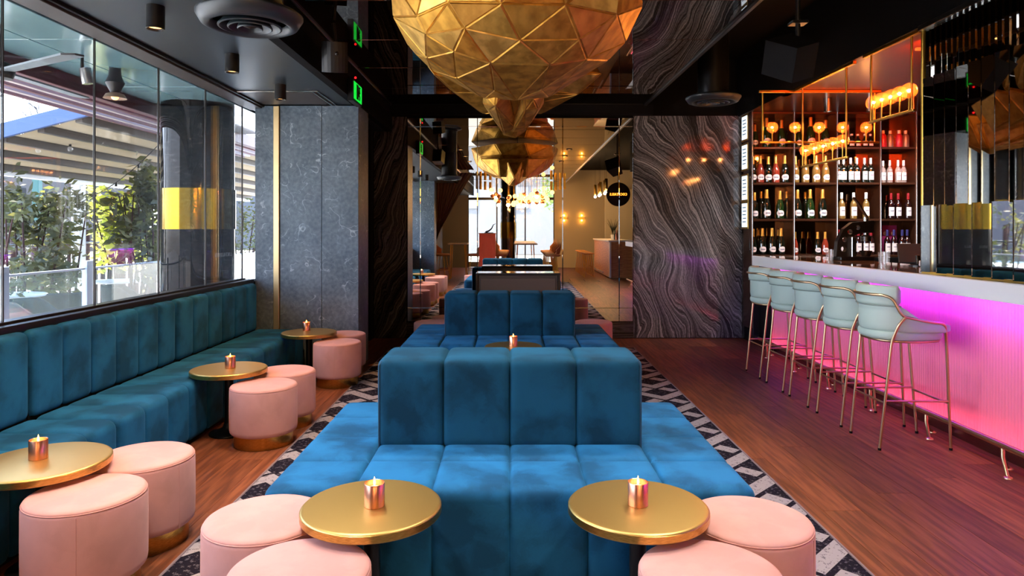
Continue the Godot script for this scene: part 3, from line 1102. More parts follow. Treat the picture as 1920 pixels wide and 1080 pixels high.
func ceiling_fittings() -> void:
	var words := ["closest to the stone pier", "second from the stone pier", "third from the stone pier", "fourth from the stone pier", "fifth from the stone pier"]
	var ds := [6.38, 5.27, 4.13, 3.0, 1.88]
	for k in 5:
		var o := thing("downlight", "black cylinder downlight on the soffit over the banquette, " + words[k], "downlight", Vector3(-2.145, 2.85, -ds[k]), 0, "cylinder downlights")
		part("housing", kept("can", func(): return G.new().lathe([Vector2(0, 0), Vector2(0.053, 0), Vector2(0.053, -0.138), Vector2(0.051, -0.14), Vector2(0.046, -0.139), Vector2(0.042, -0.12), Vector2(0.0, -0.118)], 32)), M.black_metal, o)
		part("lamp_lens", kept("lens", func(): return G.new().lathe([Vector2(0, -0.121), Vector2(0.041, -0.121), Vector2(0.041, -0.125), Vector2(0, -0.126)], 24)), M.warm_glow, o)
		spot(Vector3(-2.145, 2.85 - 0.15, -ds[k]), Vector3(0, -1, 0), Color(1.0, 0.74, 0.48), 2.0, 38.0, 0.04)
	# recessed spots in the mirrored ceiling over the tables
	for k in 3:
		for j in 2:
			var o := thing("recessed_spot", "small recessed ceiling spot, %s from the gold head, %s" % [["first", "second", "third"][k], ["window side", "bar side"][j]], "downlight", Vector3([-1.1, 1.2][j], 3.192, -4.3 + 1.3 * k), 0, "recessed ceiling spots")
			part("ring", kept("rring", func(): return G.new().lathe([Vector2(0.045, -0.012), Vector2(0.06, -0.012), Vector2(0.064, -0.006), Vector2(0.064, 0.0), Vector2(0.045, 0.0)], 28)), M.black_metal, o)
			part("lamp_lens", kept("rlens", func(): return G.new().lathe([Vector2(0, -0.006), Vector2(0.044, -0.006), Vector2(0.044, 0.0), Vector2(0, 0.0)], 24)), M.warm_glow, o)
			spot(o.position + Vector3(0, -0.02, 0), Vector3(0, -1, 0), Color(1.0, 0.95, 0.91), 5.0, 44.0, 0.12)
	diffuser("black round air diffuser on a duct above the banquette side", Vector3(-1.40, 2.60, -3.68), 0.275, 0.17, 3.19)
	diffuser("black round air diffuser on a long duct in front of the marble slab", Vector3(2.34, 2.965, -7.86), 0.31, 0.175, 3.85)
	# loudspeakers
	var s := thing("ceiling_speaker", "black loudspeaker tilted on a bracket above the bar stools", "speaker", Vector3(2.06, 2.76, -5.0))
	part("cabinet", G.new().prism([Vector2(-0.15, -0.12), Vector2(0.15, -0.12), Vector2(0.10, 0.14), Vector2(-0.10, 0.14)], -0.13, 0.13), M.black, s, Vector3.ZERO, Vector3(0.5, 0.5, 0.35))
	part("bracket", G.new().box(Vector3(0.05, 0.25, 0), Vector3(0.12, 0.02, 0.10), 0.004), M.black_metal, s)
	part("pole", G.new().tube([Vector3(0.05, 0.13, 0), Vector3(0.05, 1.09, 0)], 0.018, 12), M.black_metal, s)
	s = thing("ceiling_speaker", "black loudspeaker with a curved front hung beside the exit sign", "speaker", Vector3(-1.42, 2.90, -5.55))
	var fr := []
	for k in 9:
		var a := lerpf(-0.9, 0.9, k / 8.0)
		fr.append(Vector2(sin(a) * 0.13, cos(a) * 0.10 + 0.02))
	fr.append(Vector2(0.09, -0.10))
	fr.append(Vector2(-0.09, -0.10))
	part("cabinet", G.new().prism(fr, -0.12, 0.12), M.black_metal, s, Vector3.ZERO, Vector3(0.25, 0.2, 0))
	part("badge", G.new().ball(Vector3(0.02, 0.03, 0.125), 0.017, 12), M.black_metal, s, Vector3.ZERO, Vector3(0.25, 0.2, 0))
	part("bracket", G.new().tube([Vector3(0, 0.1, -0.02), Vector3(-0.02, 0.28, -0.02)], 0.015, 10), M.black_metal, s)
	# exit sign with the running figure
	var e := thing("exit_sign", "small green running man exit sign on the black fascia", "sign", Vector3(-1.575, 2.895, -6.985))
	part("housing", G.new().box(Vector3(-0.012, 0, 0), Vector3(0.06, 0.22, 0.39), 0.004), M.black_metal, e)
	part("lit_face", G.new().box(Vector3(0.02, 0, 0), Vector3(0.008, 0.175, 0.34), 0.002), M.exit_green, e)
	part("door_mark", G.new().box(Vector3(0.025, 0.0, 0.035), Vector3(0.004, 0.15, 0.085)), M.exit_dark, e)
	var man := G.new()
	man.ball(Vector3(0.026, 0.052, -0.035), 0.014, 10)
	man.tube([Vector3(0.026, 0.035, -0.035), Vector3(0.026, -0.01, -0.02)], 0.011, 6)
	man.tube([Vector3(0.026, -0.01, -0.02), Vector3(0.026, -0.035, -0.055), Vector3(0.026, -0.07, -0.045)], 0.007, 6)
	man.tube([Vector3(0.026, -0.01, -0.02), Vector3(0.026, -0.04, 0.005), Vector3(0.026, -0.06, 0.03)], 0.007, 6)
	man.tube([Vector3(0.026, 0.03, -0.034), Vector3(0.026, 0.005, -0.07)], 0.006, 6)
	man.tube([Vector3(0.026, 0.03, -0.034), Vector3(0.026, 0.0, 0.005)], 0.006, 6)
	part("running_figure", man, M.exit_dark, e)
	part("indicator_lamp", G.new().ball(Vector3(0.022, 0.13, 0.12), 0.012, 10), M.red_led, e)
	# slot vent in the soffit
	var v := thing("slot_vent", "pale edged slot vent in the grey soffit before the stone pier", "vent", Vector3(-2.3, 2.848, -7.0))
	part("slot", G.new().box(Vector3(0, -0.002, 0), Vector3(0.8, 0.006, 0.70), 0.002), M.beam, v)
	part("edge_strip", G.new().box(Vector3(0, -0.006, 0.36), Vector3(0.86, 0.012, 0.022), 0.003), M.steel, v)
	for x in [0.375, 0.425]:
		part("edge_strip", G.new().box(Vector3(x, -0.006, -0.01), Vector3(0.018, 0.012, 0.74), 0.003), M.steel, v)


func diffuser(label: String, at: Vector3, r: float, rd: float, top: float) -> void:
	var o := thing("air_diffuser", label, "air diffuser", at, 0, "round ceiling air diffusers")
	part("duct", G.new().lathe([Vector2(0, top - at.y), Vector2(rd, top - at.y), Vector2(rd, 0.06), Vector2(0, 0.06)], 40), M.black_metal, o)
	part("collar", G.new().lathe([Vector2(rd + 0.012, 0.11), Vector2(rd + 0.012, 0.07), Vector2(rd - 0.002, 0.07), Vector2(rd - 0.002, 0.11), Vector2(rd + 0.012, 0.11)], 40), M.black_metal, o)
	part("outer_ring", G.new().lathe([Vector2(rd * 0.9, 0.075), Vector2(r * 0.92, 0.07), Vector2(r, 0.055), Vector2(r * 1.0, 0.045), Vector2(r * 0.9, 0.0), Vector2(r * 0.8, -0.012), Vector2(r * 0.74, -0.006), Vector2(r * 0.70, 0.03)], 56, 0.5), M.soffit, o)
	for k in 3:
		var q: float = r * [0.60, 0.42, 0.24][k]
		var y: float = [-0.012, -0.016, -0.02][k]
		part("ring", G.new().lathe([Vector2(q * 0.78, y + 0.045), Vector2(q * 1.0, y + 0.006), Vector2(q * 1.0, y), Vector2(q * 0.94, y - 0.003), Vector2(q * 0.74, y + 0.04)], 48, 0.5), M.soffit, o)
	part("centre_cone", G.new().lathe([Vector2(0, 0.03), Vector2(r * 0.16, 0.02), Vector2(r * 0.14, -0.005), Vector2(0, -0.02)], 32), M.black_metal, o)


# ---------------------------------------------------------------- the bar

func bar_counter() -> void:
	var z0 := -8.46
	var z1 := -0.4
	var l := z1 - z0
	var zc := (z0 + z1) / 2
	var b := thing("bar_counter", "long white topped bar with a glowing pink fluted front", "bar counter")
	part("fascia", G.new().box(Vector3(3.02, 1.114, zc), Vector3(0.04, 0.118, l), 0.004), M.counter, b)
	part("worktop", G.new().box(Vector3(3.40, 1.161, zc), Vector3(0.72, 0.024, l), 0.003), M.counter_top, b)
	part("end_panel", G.new().box(Vector3(3.40, 1.102, z0 + 0.02), Vector3(0.72, 0.09, 0.04), 0.003), M.counter, b)
	part("under_board", G.new().box(Vector3(3.40, 1.075, zc), Vector3(0.70, 0.03, l - 0.02)), M.counter, b)
	# fluted front
	var g := G.new()
	var step := 0.028
	var za := -8.33
	var n := int((z1 - za) / step)
	for k in n:
		var row0 := []
		var rows := []
		for i in 5:
			var a := PI * i / 4.0
			var z := za + step * (k + i / 4.0)
			var x := 3.20 - sin(a) * 0.010
			rows.append(PackedVector3Array([Vector3(x, 0.115, z), Vector3(x, 1.06, z)]))
		g.grid(rows, true)
	part("fluted_front", g, M.coral, b)
	part("front_board", G.new().box(Vector3(3.225, 0.59, (za + z1) / 2), Vector3(0.04, 0.95, z1 - za)), M.coral, b)
	part("kick_plate", G.new().box(Vector3(3.235, 0.058, (za + z1) / 2), Vector3(0.03, 0.115, z1 - za)), M.kick, b)
	part("end_door", G.new().box(Vector3(3.27, 0.53, -8.63), Vector3(0.03, 1.03, 0.56), 0.004), M.black_metal, b)
	part("kick_plate", G.new().box(Vector3(3.20, 0.06, -8.63), Vector3(0.03, 0.12, 0.6), 0.004), M.kick, b)
	# the LED strip under the overhang
	part("led_strip", G.new().box(Vector3(3.09, 1.052, (za + z1) / 2), Vector3(0.02, 0.012, z1 - za)), glow(Color(0.72, 0.25, 1.0), 2.0), b)
	area(Vector3(3.07, 1.043, (za + z1) / 2), Vector3(1, -0.55, 0), Vector3(0, 0, 1), Vector2(0.02, z1 - za), Color(0.52, 0.25, 1.0), 3.6)
	# the second strip low down, behind the foot rail, washes the front with pink
	part("led_strip", G.new().box(Vector3(3.155, 0.105, (za + z1) / 2), Vector3(0.016, 0.012, z1 - za)), glow(Color(1.0, 0.42, 0.55), 1.5), b)
	area(Vector3(3.15, 0.113, (za + z1) / 2), Vector3(1, 0.7, 0), Vector3(0, 0, 1), Vector2(0.02, z1 - za), Color(1.0, 0.5, 0.6), 0.65)
	# foot rail on claw brackets
	var r := thing("foot_rail", "brass foot rail on claw brackets along the bar front", "foot rail")
	part("rail", G.new().tube([Vector3(3.03, 0.172, -8.3), Vector3(3.03, 0.172, -0.5)], 0.021, 14), M.champagne, r)
	part("rail", G.new().tube([Vector3(3.10, 0.135, -8.3), Vector3(3.10, 0.135, -0.5)], 0.012, 10), M.champagne, r)
	var br := kept("bracket", func():
		var q := G.new()
		q.tube([Vector3(0, 0.158, 0), Vector3(-0.005, 0.10, 0.01), Vector3(-0.015, 0.04, 0.05), Vector3(-0.03, 0.008, 0.085)], 0.011, 8)
		q.tube([Vector3(0, 0.158, 0), Vector3(0.015, 0.10, -0.01), Vector3(0.05, 0.035, -0.04), Vector3(0.09, 0.008, -0.07)], 0.011, 8)
		q.tube([Vector3(-0.008, 0.075, 0.025), Vector3(0.03, 0.065, -0.02)], 0.008, 8)
		return q)
	var foot := kept("bracket_foot", func(): return G.new().lathe([Vector2(0, 0), Vector2(0.026, 0), Vector2(0.024, 0.007), Vector2(0.010, 0.014), Vector2(0, 0.014)], 18))
	for k in 10:
		var z := -8.06 + 0.772 * k
		var o := part("bracket", br, M.champagne, r, Vector3(3.03, 0, z))
		part("foot", foot, M.champagne, o, Vector3(-0.03, 0, 0.09))
		part("foot", foot, M.champagne, o, Vector3(0.095, 0, -0.074))


func stool(label: String, at: Vector3, turn: float) -> void:
	var s := thing("bar_stool", label, "bar stool", at, turn, "mint bar stools with brass legs")
	# in its own axes the stool looks along +x
	part("seat_pad", kept("stool_seat", func():
		var g := G.new()
		var rows := []
		for k in 9:
			var a := PI * k / 8.0
			var y := 0.775 - cos(a) * 0.032
			var inset := 0.035 * (1.0 - pow(sin(a), 0.5))
			var row := PackedVector3Array()
			for j in 48:
				var t := TAU * j / 48
				var c := cos(t)
				var d := sin(t)
				var rx := (0.245 - inset) * signf(c) * pow(absf(c), 0.72)
				var rz := (0.232 - inset) * signf(d) * pow(absf(d), 0.72)
				row.append(Vector3(rx, y, rz))
			rows.append(row)
		g.grid(rows, false, true)
		for e in [0, 8]:
			g.poly(Array(rows[e]), Vector3(0, e - 4, 0))
		return g), M.mint, s)
	part("seat_frame", kept("stool_frame", func():
		var ring := []
		for j in 40:
			var t := TAU * j / 40
			ring.append(Vector3(0.222 * signf(cos(t)) * pow(absf(cos(t)), 0.72), 0.738, 0.212 * signf(sin(t)) * pow(absf(sin(t)), 0.72)))
		return G.new().tube(ring, 0.009, 8, true)), M.champagne, s)
	part("barrel_back", kept("stool_shell", func(): return wrap_shell(0.80, 1.02, 0.865, 2.30, 0.045)), M.mint, s)
	part("head_roll", kept("stool_roll", func(): return wrap_shell(0.975, 1.115, 1.09, 1.12, 0.06)), M.mint, s)
	part("seam", kept("stool_seam", func():
		var p := []
		for k in 25:
			var a := lerpf(-1.12, 1.12, k / 24.0)
			p.append(Vector3(-cos(a) * 0.272, 0.978, sin(a) * 0.262))
		return G.new().tube(p, 0.004, 6)), M.pink_seam if false else mat(c8(120, 134, 128), 0.6), s)
	part("arm_rail", kept("stool_rail", func():
		var p := []
		var right := [Vector3(0.195, 0.738, 0.222), Vector3(0.170, 0.865, 0.248), Vector3(0.06, 0.878, 0.258), Vector3(-0.12, 0.915, 0.252), Vector3(-0.17, 1.035, 0.222)]
		var left := []
		for q in right:
			left.push_front(Vector3(q.x, q.y, -q.z))
		var arc := []
		for k in 11:
			var a := lerpf(0.72, -0.72, k / 10.0)
			arc.append(Vector3(-cos(a) * 0.285, 1.052, sin(a) * 0.272))
		p = right + arc + left
		return G.new().tube(bezier(p, 4, 0.035), 0.0095, 10)), M.champagne, s)
	for sx in [-1.0, 1.0]:
		for sz in [-1.0, 1.0]:
			var foot := Vector3(0.242 * sx, 0.0, 0.195 * sz + 0.0)
			var hip := Vector3(0.195, 0.738, 0.222 * sz) if sx > 0 else Vector3(-0.165, 0.738, 0.205 * sz)
			var l := part("leg", kept("leg%d%d" % [sx, sz], func():
				var p := [foot + Vector3(0, 0.01, 0), hip]
				if sx < 0:
					p.append(Vector3(-0.135, 0.86, 0.24 * sz))
					p.append(Vector3(-0.10, 0.908, 0.253 * sz))
				return G.new().tube(bezier(p, 4, 0.04), 0.0095, 10)), M.champagne, s)
			part("foot_cap", kept("foot_cap", func(): return G.new().lathe([Vector2(0, 0), Vector2(0.0105, 0), Vector2(0.0105, 0.016), Vector2(0, 0.016)], 14)), M.black, l, foot)
	var at_h := func(sx: float, sz: float, y: float) -> Vector3:
		var foot := Vector3(0.242 * sx, 0.0, 0.195 * sz)
		var hip := Vector3(0.195, 0.738, 0.222 * sz) if sx > 0 else Vector3(-0.165, 0.738, 0.205 * sz)
		return foot.lerp(hip, y / 0.738)
	for e in [[-1.0, -1.0, -1.0, 1.0], [1.0, -1.0, 1.0, 1.0], [-1.0, -1.0, 1.0, -1.0], [-1.0, 1.0, 1.0, 1.0]]:
		var y := 0.32 if e[1] != e[3] else 0.335
		part("stretcher", G.new().tube([at_h.call(e[0], e[1], y), at_h.call(e[2], e[3], y)], 0.0075, 8), M.champagne, s)


func wrap_shell(y0: float, y1: float, y_front: float, sweep: float, thick: float) -> G:
	# a padded band wrapped round the back of the seat, falling towards its ends
	var g := G.new()
	var rows := []
	var n := 34
	for i in n + 1:
		var u := float(i) / n * 2.0 - 1.0
		var a := u * sweep
		var k := smoothstep(0.30, 0.85, absf(u)) if sweep > 2.0 else 0.0
		var top := lerpf(y1, y_front, k)
		var end := 1.0
		var e := 1.0 - absf(u)
		var cap := sqrt(clampf(1.0 - pow(1.0 - minf(1.0, e / 0.09), 2.0), 0.0, 1.0))
		var cx: float
		var cz: float
		if sweep > 2.0:      # a U: round behind, straight along the arms
			var s := absf(a)
			if s < PI / 2:
				cx = -cos(a) * 0.235
				cz = sin(a) * 0.228
			else:
				cx = (s - PI / 2) * 0.30
				cz = signf(a) * (0.228 - 0.0 * (s - PI / 2))
		else:
			cx = -cos(a) * 0.245
			cz = sin(a) * 0.236
		var out_dir := Vector3(-cos(a), 0, sin(a)).normalized() if absf(a) < PI / 2 else Vector3(0, 0, signf(a))
		var row := PackedVector3Array()
		var mid := (y0 + top) / 2
		var hh := (top - y0) / 2
		for j in 18:
			var t := TAU * j / 18
			var c := cos(t)
			var d := sin(t)
			var yy := mid + hh * signf(d) * pow(absf(d), 0.55) * lerpf(0.55, 1.0, cap)
			var w := thick / 2 * signf(c) * pow(absf(c), 0.6) * cap
			row.append(Vector3(cx, yy, cz) + out_dir * w)
		rows.append(row)
	g.grid(rows, true, true)
	return g


func bar_stools() -> void:
	var words := ["nearest the camera, set against the brightest pink panel", "second from the camera end of the row", "in the middle of the row of five", "fourth from the camera end of the row", "farthest from the camera, next to the marble slab"]
	var ds := [4.83, 5.38, 5.935, 6.48, 7.05]
	for k in 5:
		stool("pale mint bar stool with brass legs, " + words[k], Vector3(2.752, 0, -ds[k]), [-0.0, 0.02, -0.015, 0.01, 0.0][k])


# ---------------------------------------------------------------- shelves and bottles

func bottle(label: String, kind: String, at: Vector3, h: float, skin_: String, foil: String, tag_: String, group: String) -> void:
	var b := thing("bottle", label, "bottle", at, rng.randf_range(-0.15, 0.15), group)
	var key := kind + "%.3f" % h
	var prof: Array = {
		"sparkling": [[0, 0], [0.125, 0], [0.137, 0.012], [0.139, 0.05], [0.139, 0.40], [0.132, 0.47], [0.105, 0.58], [0.070, 0.68], [0.050, 0.78], [0.046, 0.93], [0.052, 0.935], [0.052, 0.96], [0.044, 0.965], [0.044, 1.0], [0, 1.0]],
		"wine": [[0, 0], [0.105, 0], [0.117, 0.012], [0.118, 0.05], [0.118, 0.52], [0.112, 0.58], [0.085, 0.65], [0.052, 0.70], [0.044, 0.74], [0.044, 0.95], [0.049, 0.955], [0.049, 0.985], [0.042, 1.0], [0, 1.0]],
		"spirit": [[0, 0], [0.17, 0], [0.185, 0.015], [0.185, 0.55], [0.17, 0.63], [0.09, 0.72], [0.075, 0.76], [0.075, 0.86], [0.09, 0.87], [0.09, 0.98], [0.08, 1.0], [0, 1.0]],
		"tin": [[0, 0], [0.18, 0], [0.19, 0.02], [0.19, 0.62], [0.16, 0.72], [0.10, 0.78], [0.085, 0.80], [0.085, 0.98], [0.075, 1.0], [0, 1.0]],
	}[kind]
	part("glass_body", kept("b_" + key, func():
		var p := []
		for q in prof:
			p.append(Vector2(q[0] * h, q[1] * h))
		return G.new().lathe(p, 20, 0.5)), M[skin_], b)
	if foil:
		part("foil_cap", kept("f_" + key, func():
			var p := []
			var r0: float = {"sparkling": 0.058, "wine": 0.051, "spirit": 0.094, "tin": 0.092}[kind]
			var y0: float = {"sparkling": 0.70, "wine": 0.76, "spirit": 0.86, "tin": 0.81}[kind]
			p = [Vector2((r0 + (0.012 if kind == "sparkling" else 0.0)) * h, y0 * h), Vector2(r0 * h, (y0 + 0.08) * h), Vector2(r0 * h, 0.985 * h), Vector2(r0 * 0.85 * h, 1.004 * h), Vector2(0, 1.004 * h)]
			return G.new().lathe(p, 18, 0.5)), M[foil], b)
	if tag_:
		part("label", kept("l_" + key, func():
			var r: float = {"sparkling": 0.141, "wine": 0.120, "spirit": 0.188, "tin": 0.192}[kind] * h
			var y0: float = {"sparkling": 0.10, "wine": 0.12, "spirit": 0.12, "tin": 0.15}[kind] * h
			var y1: float = {"sparkling": 0.31, "wine": 0.46, "spirit": 0.46, "tin": 0.5}[kind] * h
			var rows := []
			for k in 15:
				var u := k / 7.0 - 1.0
				var a := u * 1.05
				var s := sqrt(maxf(0.02, 1.0 - u * u)) if kind == "sparkling" else 1.0
				var m := (y0 + y1) / 2
				rows.append(PackedVector3Array([Vector3(sin(a) * r, m - (y1 - y0) / 2 * s, cos(a) * r), Vector3(sin(a) * r, m + (y1 - y0) / 2 * s, cos(a) * r)]))
			return G.new().grid(rows)), M[tag_], b)
		part("label_band", kept("k_" + key, func():
			var r: float = {"sparkling": 0.1425, "wine": 0.1215, "spirit": 0.1895, "tin": 0.1935}[kind] * h
			var y: float = {"sparkling": 0.19, "wine": 0.30, "spirit": 0.30, "tin": 0.34}[kind] * h
			var rows := []
			for k in 9:
				var a := (k / 4.0 - 1.0) * 0.55
				rows.append(PackedVector3Array([Vector3(sin(a) * r, y, cos(a) * r), Vector3(sin(a) * r, y + 0.025 * h, cos(a) * r)]))
			return G.new().grid(rows)), M.label_ink, b)


func back_bar() -> void:
	var D := 9.0
	var u := thing("bottle_shelving", "tall bronze mirrored shelving unit behind the bar, stacked with bottles", "shelving", Vector3(4.24, 0, -9.12))
	var x0 := 3.19 - 4.24
	var x1 := 5.66 - 4.24
	part("mirror_back", G.new().box(Vector3((x0 + x1) / 2, 1.62, -0.165), Vector3(x1 - x0, 2.85, 0.02)), M.bronze_mirror, u)
	var posts := [3.185, 3.735, 4.30, 4.87, 5.34]
	for p in posts:
		part("upright", G.new().box(Vector3(p - 4.24, 1.62, 0.0), Vector3(0.026, 2.86, 0.32), 0.004), M.shelf, u)
		part("edge_bead", G.new().box(Vector3(p - 4.24, 1.62, 0.164), Vector3(0.010, 2.86, 0.008), 0.003), M.steel, u)
	var ys := [1.15, 1.622, 2.10, 2.568, 3.03]
	for y in ys:
		for k in 4:
			part("shelf_board", G.new().box(Vector3((posts[k] + posts[k + 1]) / 2 - 4.24, y, 0.0), Vector3(posts[k + 1] - posts[k] - 0.026, 0.03, 0.32), 0.004), M.shelf, u)
	part("base_cabinet", G.new().box(Vector3((x0 + x1) / 2, 0.57, 0.0), Vector3(x1 - x0, 1.12, 0.34), 0.004), M.black_metal, u)
	# small lit menus in gold frames on the return beside the shelves
	var words := ["topmost", "second from the top", "third from the top", "lowest"]
	for k in 4:
		var y := [2.87, 2.475, 2.06, 1.69][k] as float
		var h := [0.36, 0.37, 0.37, 0.37][k] as float
		var f := thing("menu_lightbox", "narrow lit menu in a gold frame beside the marble, " + words[k] + " of four", "menu", Vector3(3.185, y, -9.22), 0, "lit menus at the bar end")
		part("frame", G.new().box(Vector3(0.0, 0, 0), Vector3(0.03, h, 0.27), 0.004), M.gilt, f)
		part("lit_sheet", G.new().box(Vector3(-0.014, 0, 0), Vector3(0.012, h - 0.05, 0.20), 0.002), M.paper, f)
		for i in 5:
			part("text_line", G.new().box(Vector3(-0.0205, h * 0.28 - i * h * 0.13, 0.01 * (i % 2)), Vector3(0.002, 0.012, 0.13)), M.label_ink, f)
	var bays := ["left bay", "second bay", "third bay", "right bay"]
	var shelves := ["top shelf", "second shelf", "third shelf", "bottom shelf"]
	var rows := [
		[[[1417, 0.30, "sG"], [1440, 0.39, "sG"], [1467, 0.36, "sG"]], [[1499, 0.30, "sG"], [1523, 0.40, "sG"], [1550, 0.36, "sG"]], [[1599, 0.18, "cW"], [1612, 0.18, "cW"], [1624, 0.18, "cW"], [1636, 0.18, "cW"]], [[1658, 0.225, "tP"], [1673, 0.225, "tG"], [1688, 0.225, "tP"], [1702, 0.225, "tG"]]],
		[[[1413, 0.35, "sD"], [1428, 0.36, "sR"], [1442, 0.35, "sD"], [1457, 0.36, "sR"], [1473, 0.36, "sD"]], [[1493, 0.35, "sO"], [1513, 0.36, "sO"], [1532, 0.36, "sO"], [1551, 0.36, "sO"]], [[1574, 0.33, "wD"], [1585, 0.33, "wD"], [1597, 0.33, "wD"], [1610, 0.33, "wD"], [1623, 0.33, "wD"], [1636, 0.33, "wD"]], [[1658, 0.29, "wC"], [1672, 0.30, "wC"], [1686, 0.30, "wC"], [1698, 0.30, "wC"]]],
		[[[1416, 0.35, "sD"], [1440, 0.39, "sD"], [1464, 0.37, "sG"]], [[1497, 0.385, "sD"], [1522, 0.39, "sG"], [1544, 0.39, "sD"]], [[1580, 0.35, "wW"], [1604, 0.35, "wW"], [1626, 0.35, "wW"]], [[1673, 0.34, "wR"], [1688, 0.34, "wR"], [1705, 0.34, "wR"]]],
		[[[1413, 0.34, "sD"], [1432, 0.35, "sD"], [1449, 0.35, "sD"], [1467, 0.35, "sD"]], [[1492, 0.30, "sR"], [1536, 0.30, "sD"], [1549, 0.30, "sR"]], [[1574, 0.33, "wR"], [1584, 0.33, "wR"], [1597, 0.33, "wR"], [1613, 0.33, "wR"], [1625, 0.33, "wR"], [1637, 0.33, "wR"]], [[1666, 0.33, "wB"], [1680, 0.33, "wB"], [1694, 0.33, "wB"], [1705, 0.33, "wB"]]],
	]
	var kinds := {
		"sG": ["sparkling", "bottle_green", "foil_gold", "label_white", "green gold-foiled sparkling bottle"],
		"sD": ["sparkling", "bottle_dark", "foil_gold", "label_white", "dark gold-foiled sparkling bottle"],
		"sR": ["sparkling", "bottle_rose", "foil_gold", "label_white", "rose gold-foiled sparkling bottle"],
		"sO": ["sparkling", "bottle_gold", "foil_gold", "label_white", "golden white-labelled sparkling bottle"],
		"wD": ["wine", "bottle_dark", "foil_white", "label_white", "dark pale-capped wine bottle"],
		"wW": ["wine", "bottle_gold", "foil_white", "label_white", "amber pale-capped wine bottle"],
		"wC": ["wine", "bottle_clear", "foil_white", "label_white", "clear white-labelled wine bottle"],
		"wR": ["wine", "bottle_red", "foil_red", "label_white", "red-capped red wine bottle"],
		"wB": ["wine", "bottle_red", "foil_blue", "label_white", "blue-capped red wine bottle"],
		"cW": ["spirit", "bottle_dark", "foil_white", "label_white", "short dark flask with a white label"],
		"tP": ["tin", "pink_tin", "foil_white", "", "pink metal bottle"],
		"tG": ["tin", "grey_tin", "foil_white", "", "grey metal bottle"],
	}
	var nth := ["first", "second", "third", "fourth", "fifth", "sixth"]
	for r in 4:
		for c in 4:
			var k := 0
			for e in rows[r][c]:
				var q: Array = kinds[e[2]]
				var x: float = (e[0] - FX) * D / FL
				bottle("%s, %s from left, %s, %s" % [q[4], nth[k], shelves[r], bays[c]], q[0], Vector3(x, ys[3 - r] + 0.015, -D - 0.03 - 0.02 * (k % 2)), e[1], q[1], q[2], q[3], "bottles on the back bar shelves")
				k += 1
	# a second row stands behind, in the shade
	var rear := [[1, 2, 1426, 0.36], [0, 1, 1478, 0.36], [2, 0, 1427, 0.37], [2, 0, 1475, 0.37], [2, 1, 1510, 0.36], [3, 0, 1422, 0.33], [3, 0, 1459, 0.33], [3, 2, 1590, 0.32], [3, 2, 1605, 0.32], [3, 2, 1619, 0.32], [3, 2, 1631, 0.32]]
	var cnt := {}
	for e in rear:
		var key: int = e[0] * 4 + e[1]
		cnt[key] = cnt.get(key, -1) + 1
		if e[0] == 1 and e[1] == 2:
			e[2] = 1604
		bottle("dark rear-row bottle, %s there from left, %s, %s" % [nth[cnt[key]], shelves[e[0]], bays[e[1]]], "wine", Vector3((e[2] - FX) * 9.18 / FL, ys[3 - e[0]] + 0.015, -9.18), e[3], "bottle_dark", "foil_red" if e[0] == 3 and e[1] == 2 else "foil_gold", "", "bottles in the rear row of the shelves")
	for k in 2:
		var bx := thing("gift_box", "magenta bottle gift box on the bottom shelf, %s one" % ["left", "right"][k], "box", Vector3(5.01 + 0.105 * k, ys[0] + 0.015, -9.16), 0, "magenta gift boxes")
		part("carton", G.new().box(Vector3(0, 0.195, 0), Vector3(0.098, 0.39, 0.10), 0.003), M.magenta_card, bx)
		part("badge", G.new().lathe([Vector2(0, 0.0), Vector2(0.028, 0.0), Vector2(0.028, 0.003), Vector2(0, 0.003)], 20), M.label_white, bx, Vector3(0, 0.28, 0.05), Vector3(PI / 2, 0, 0))


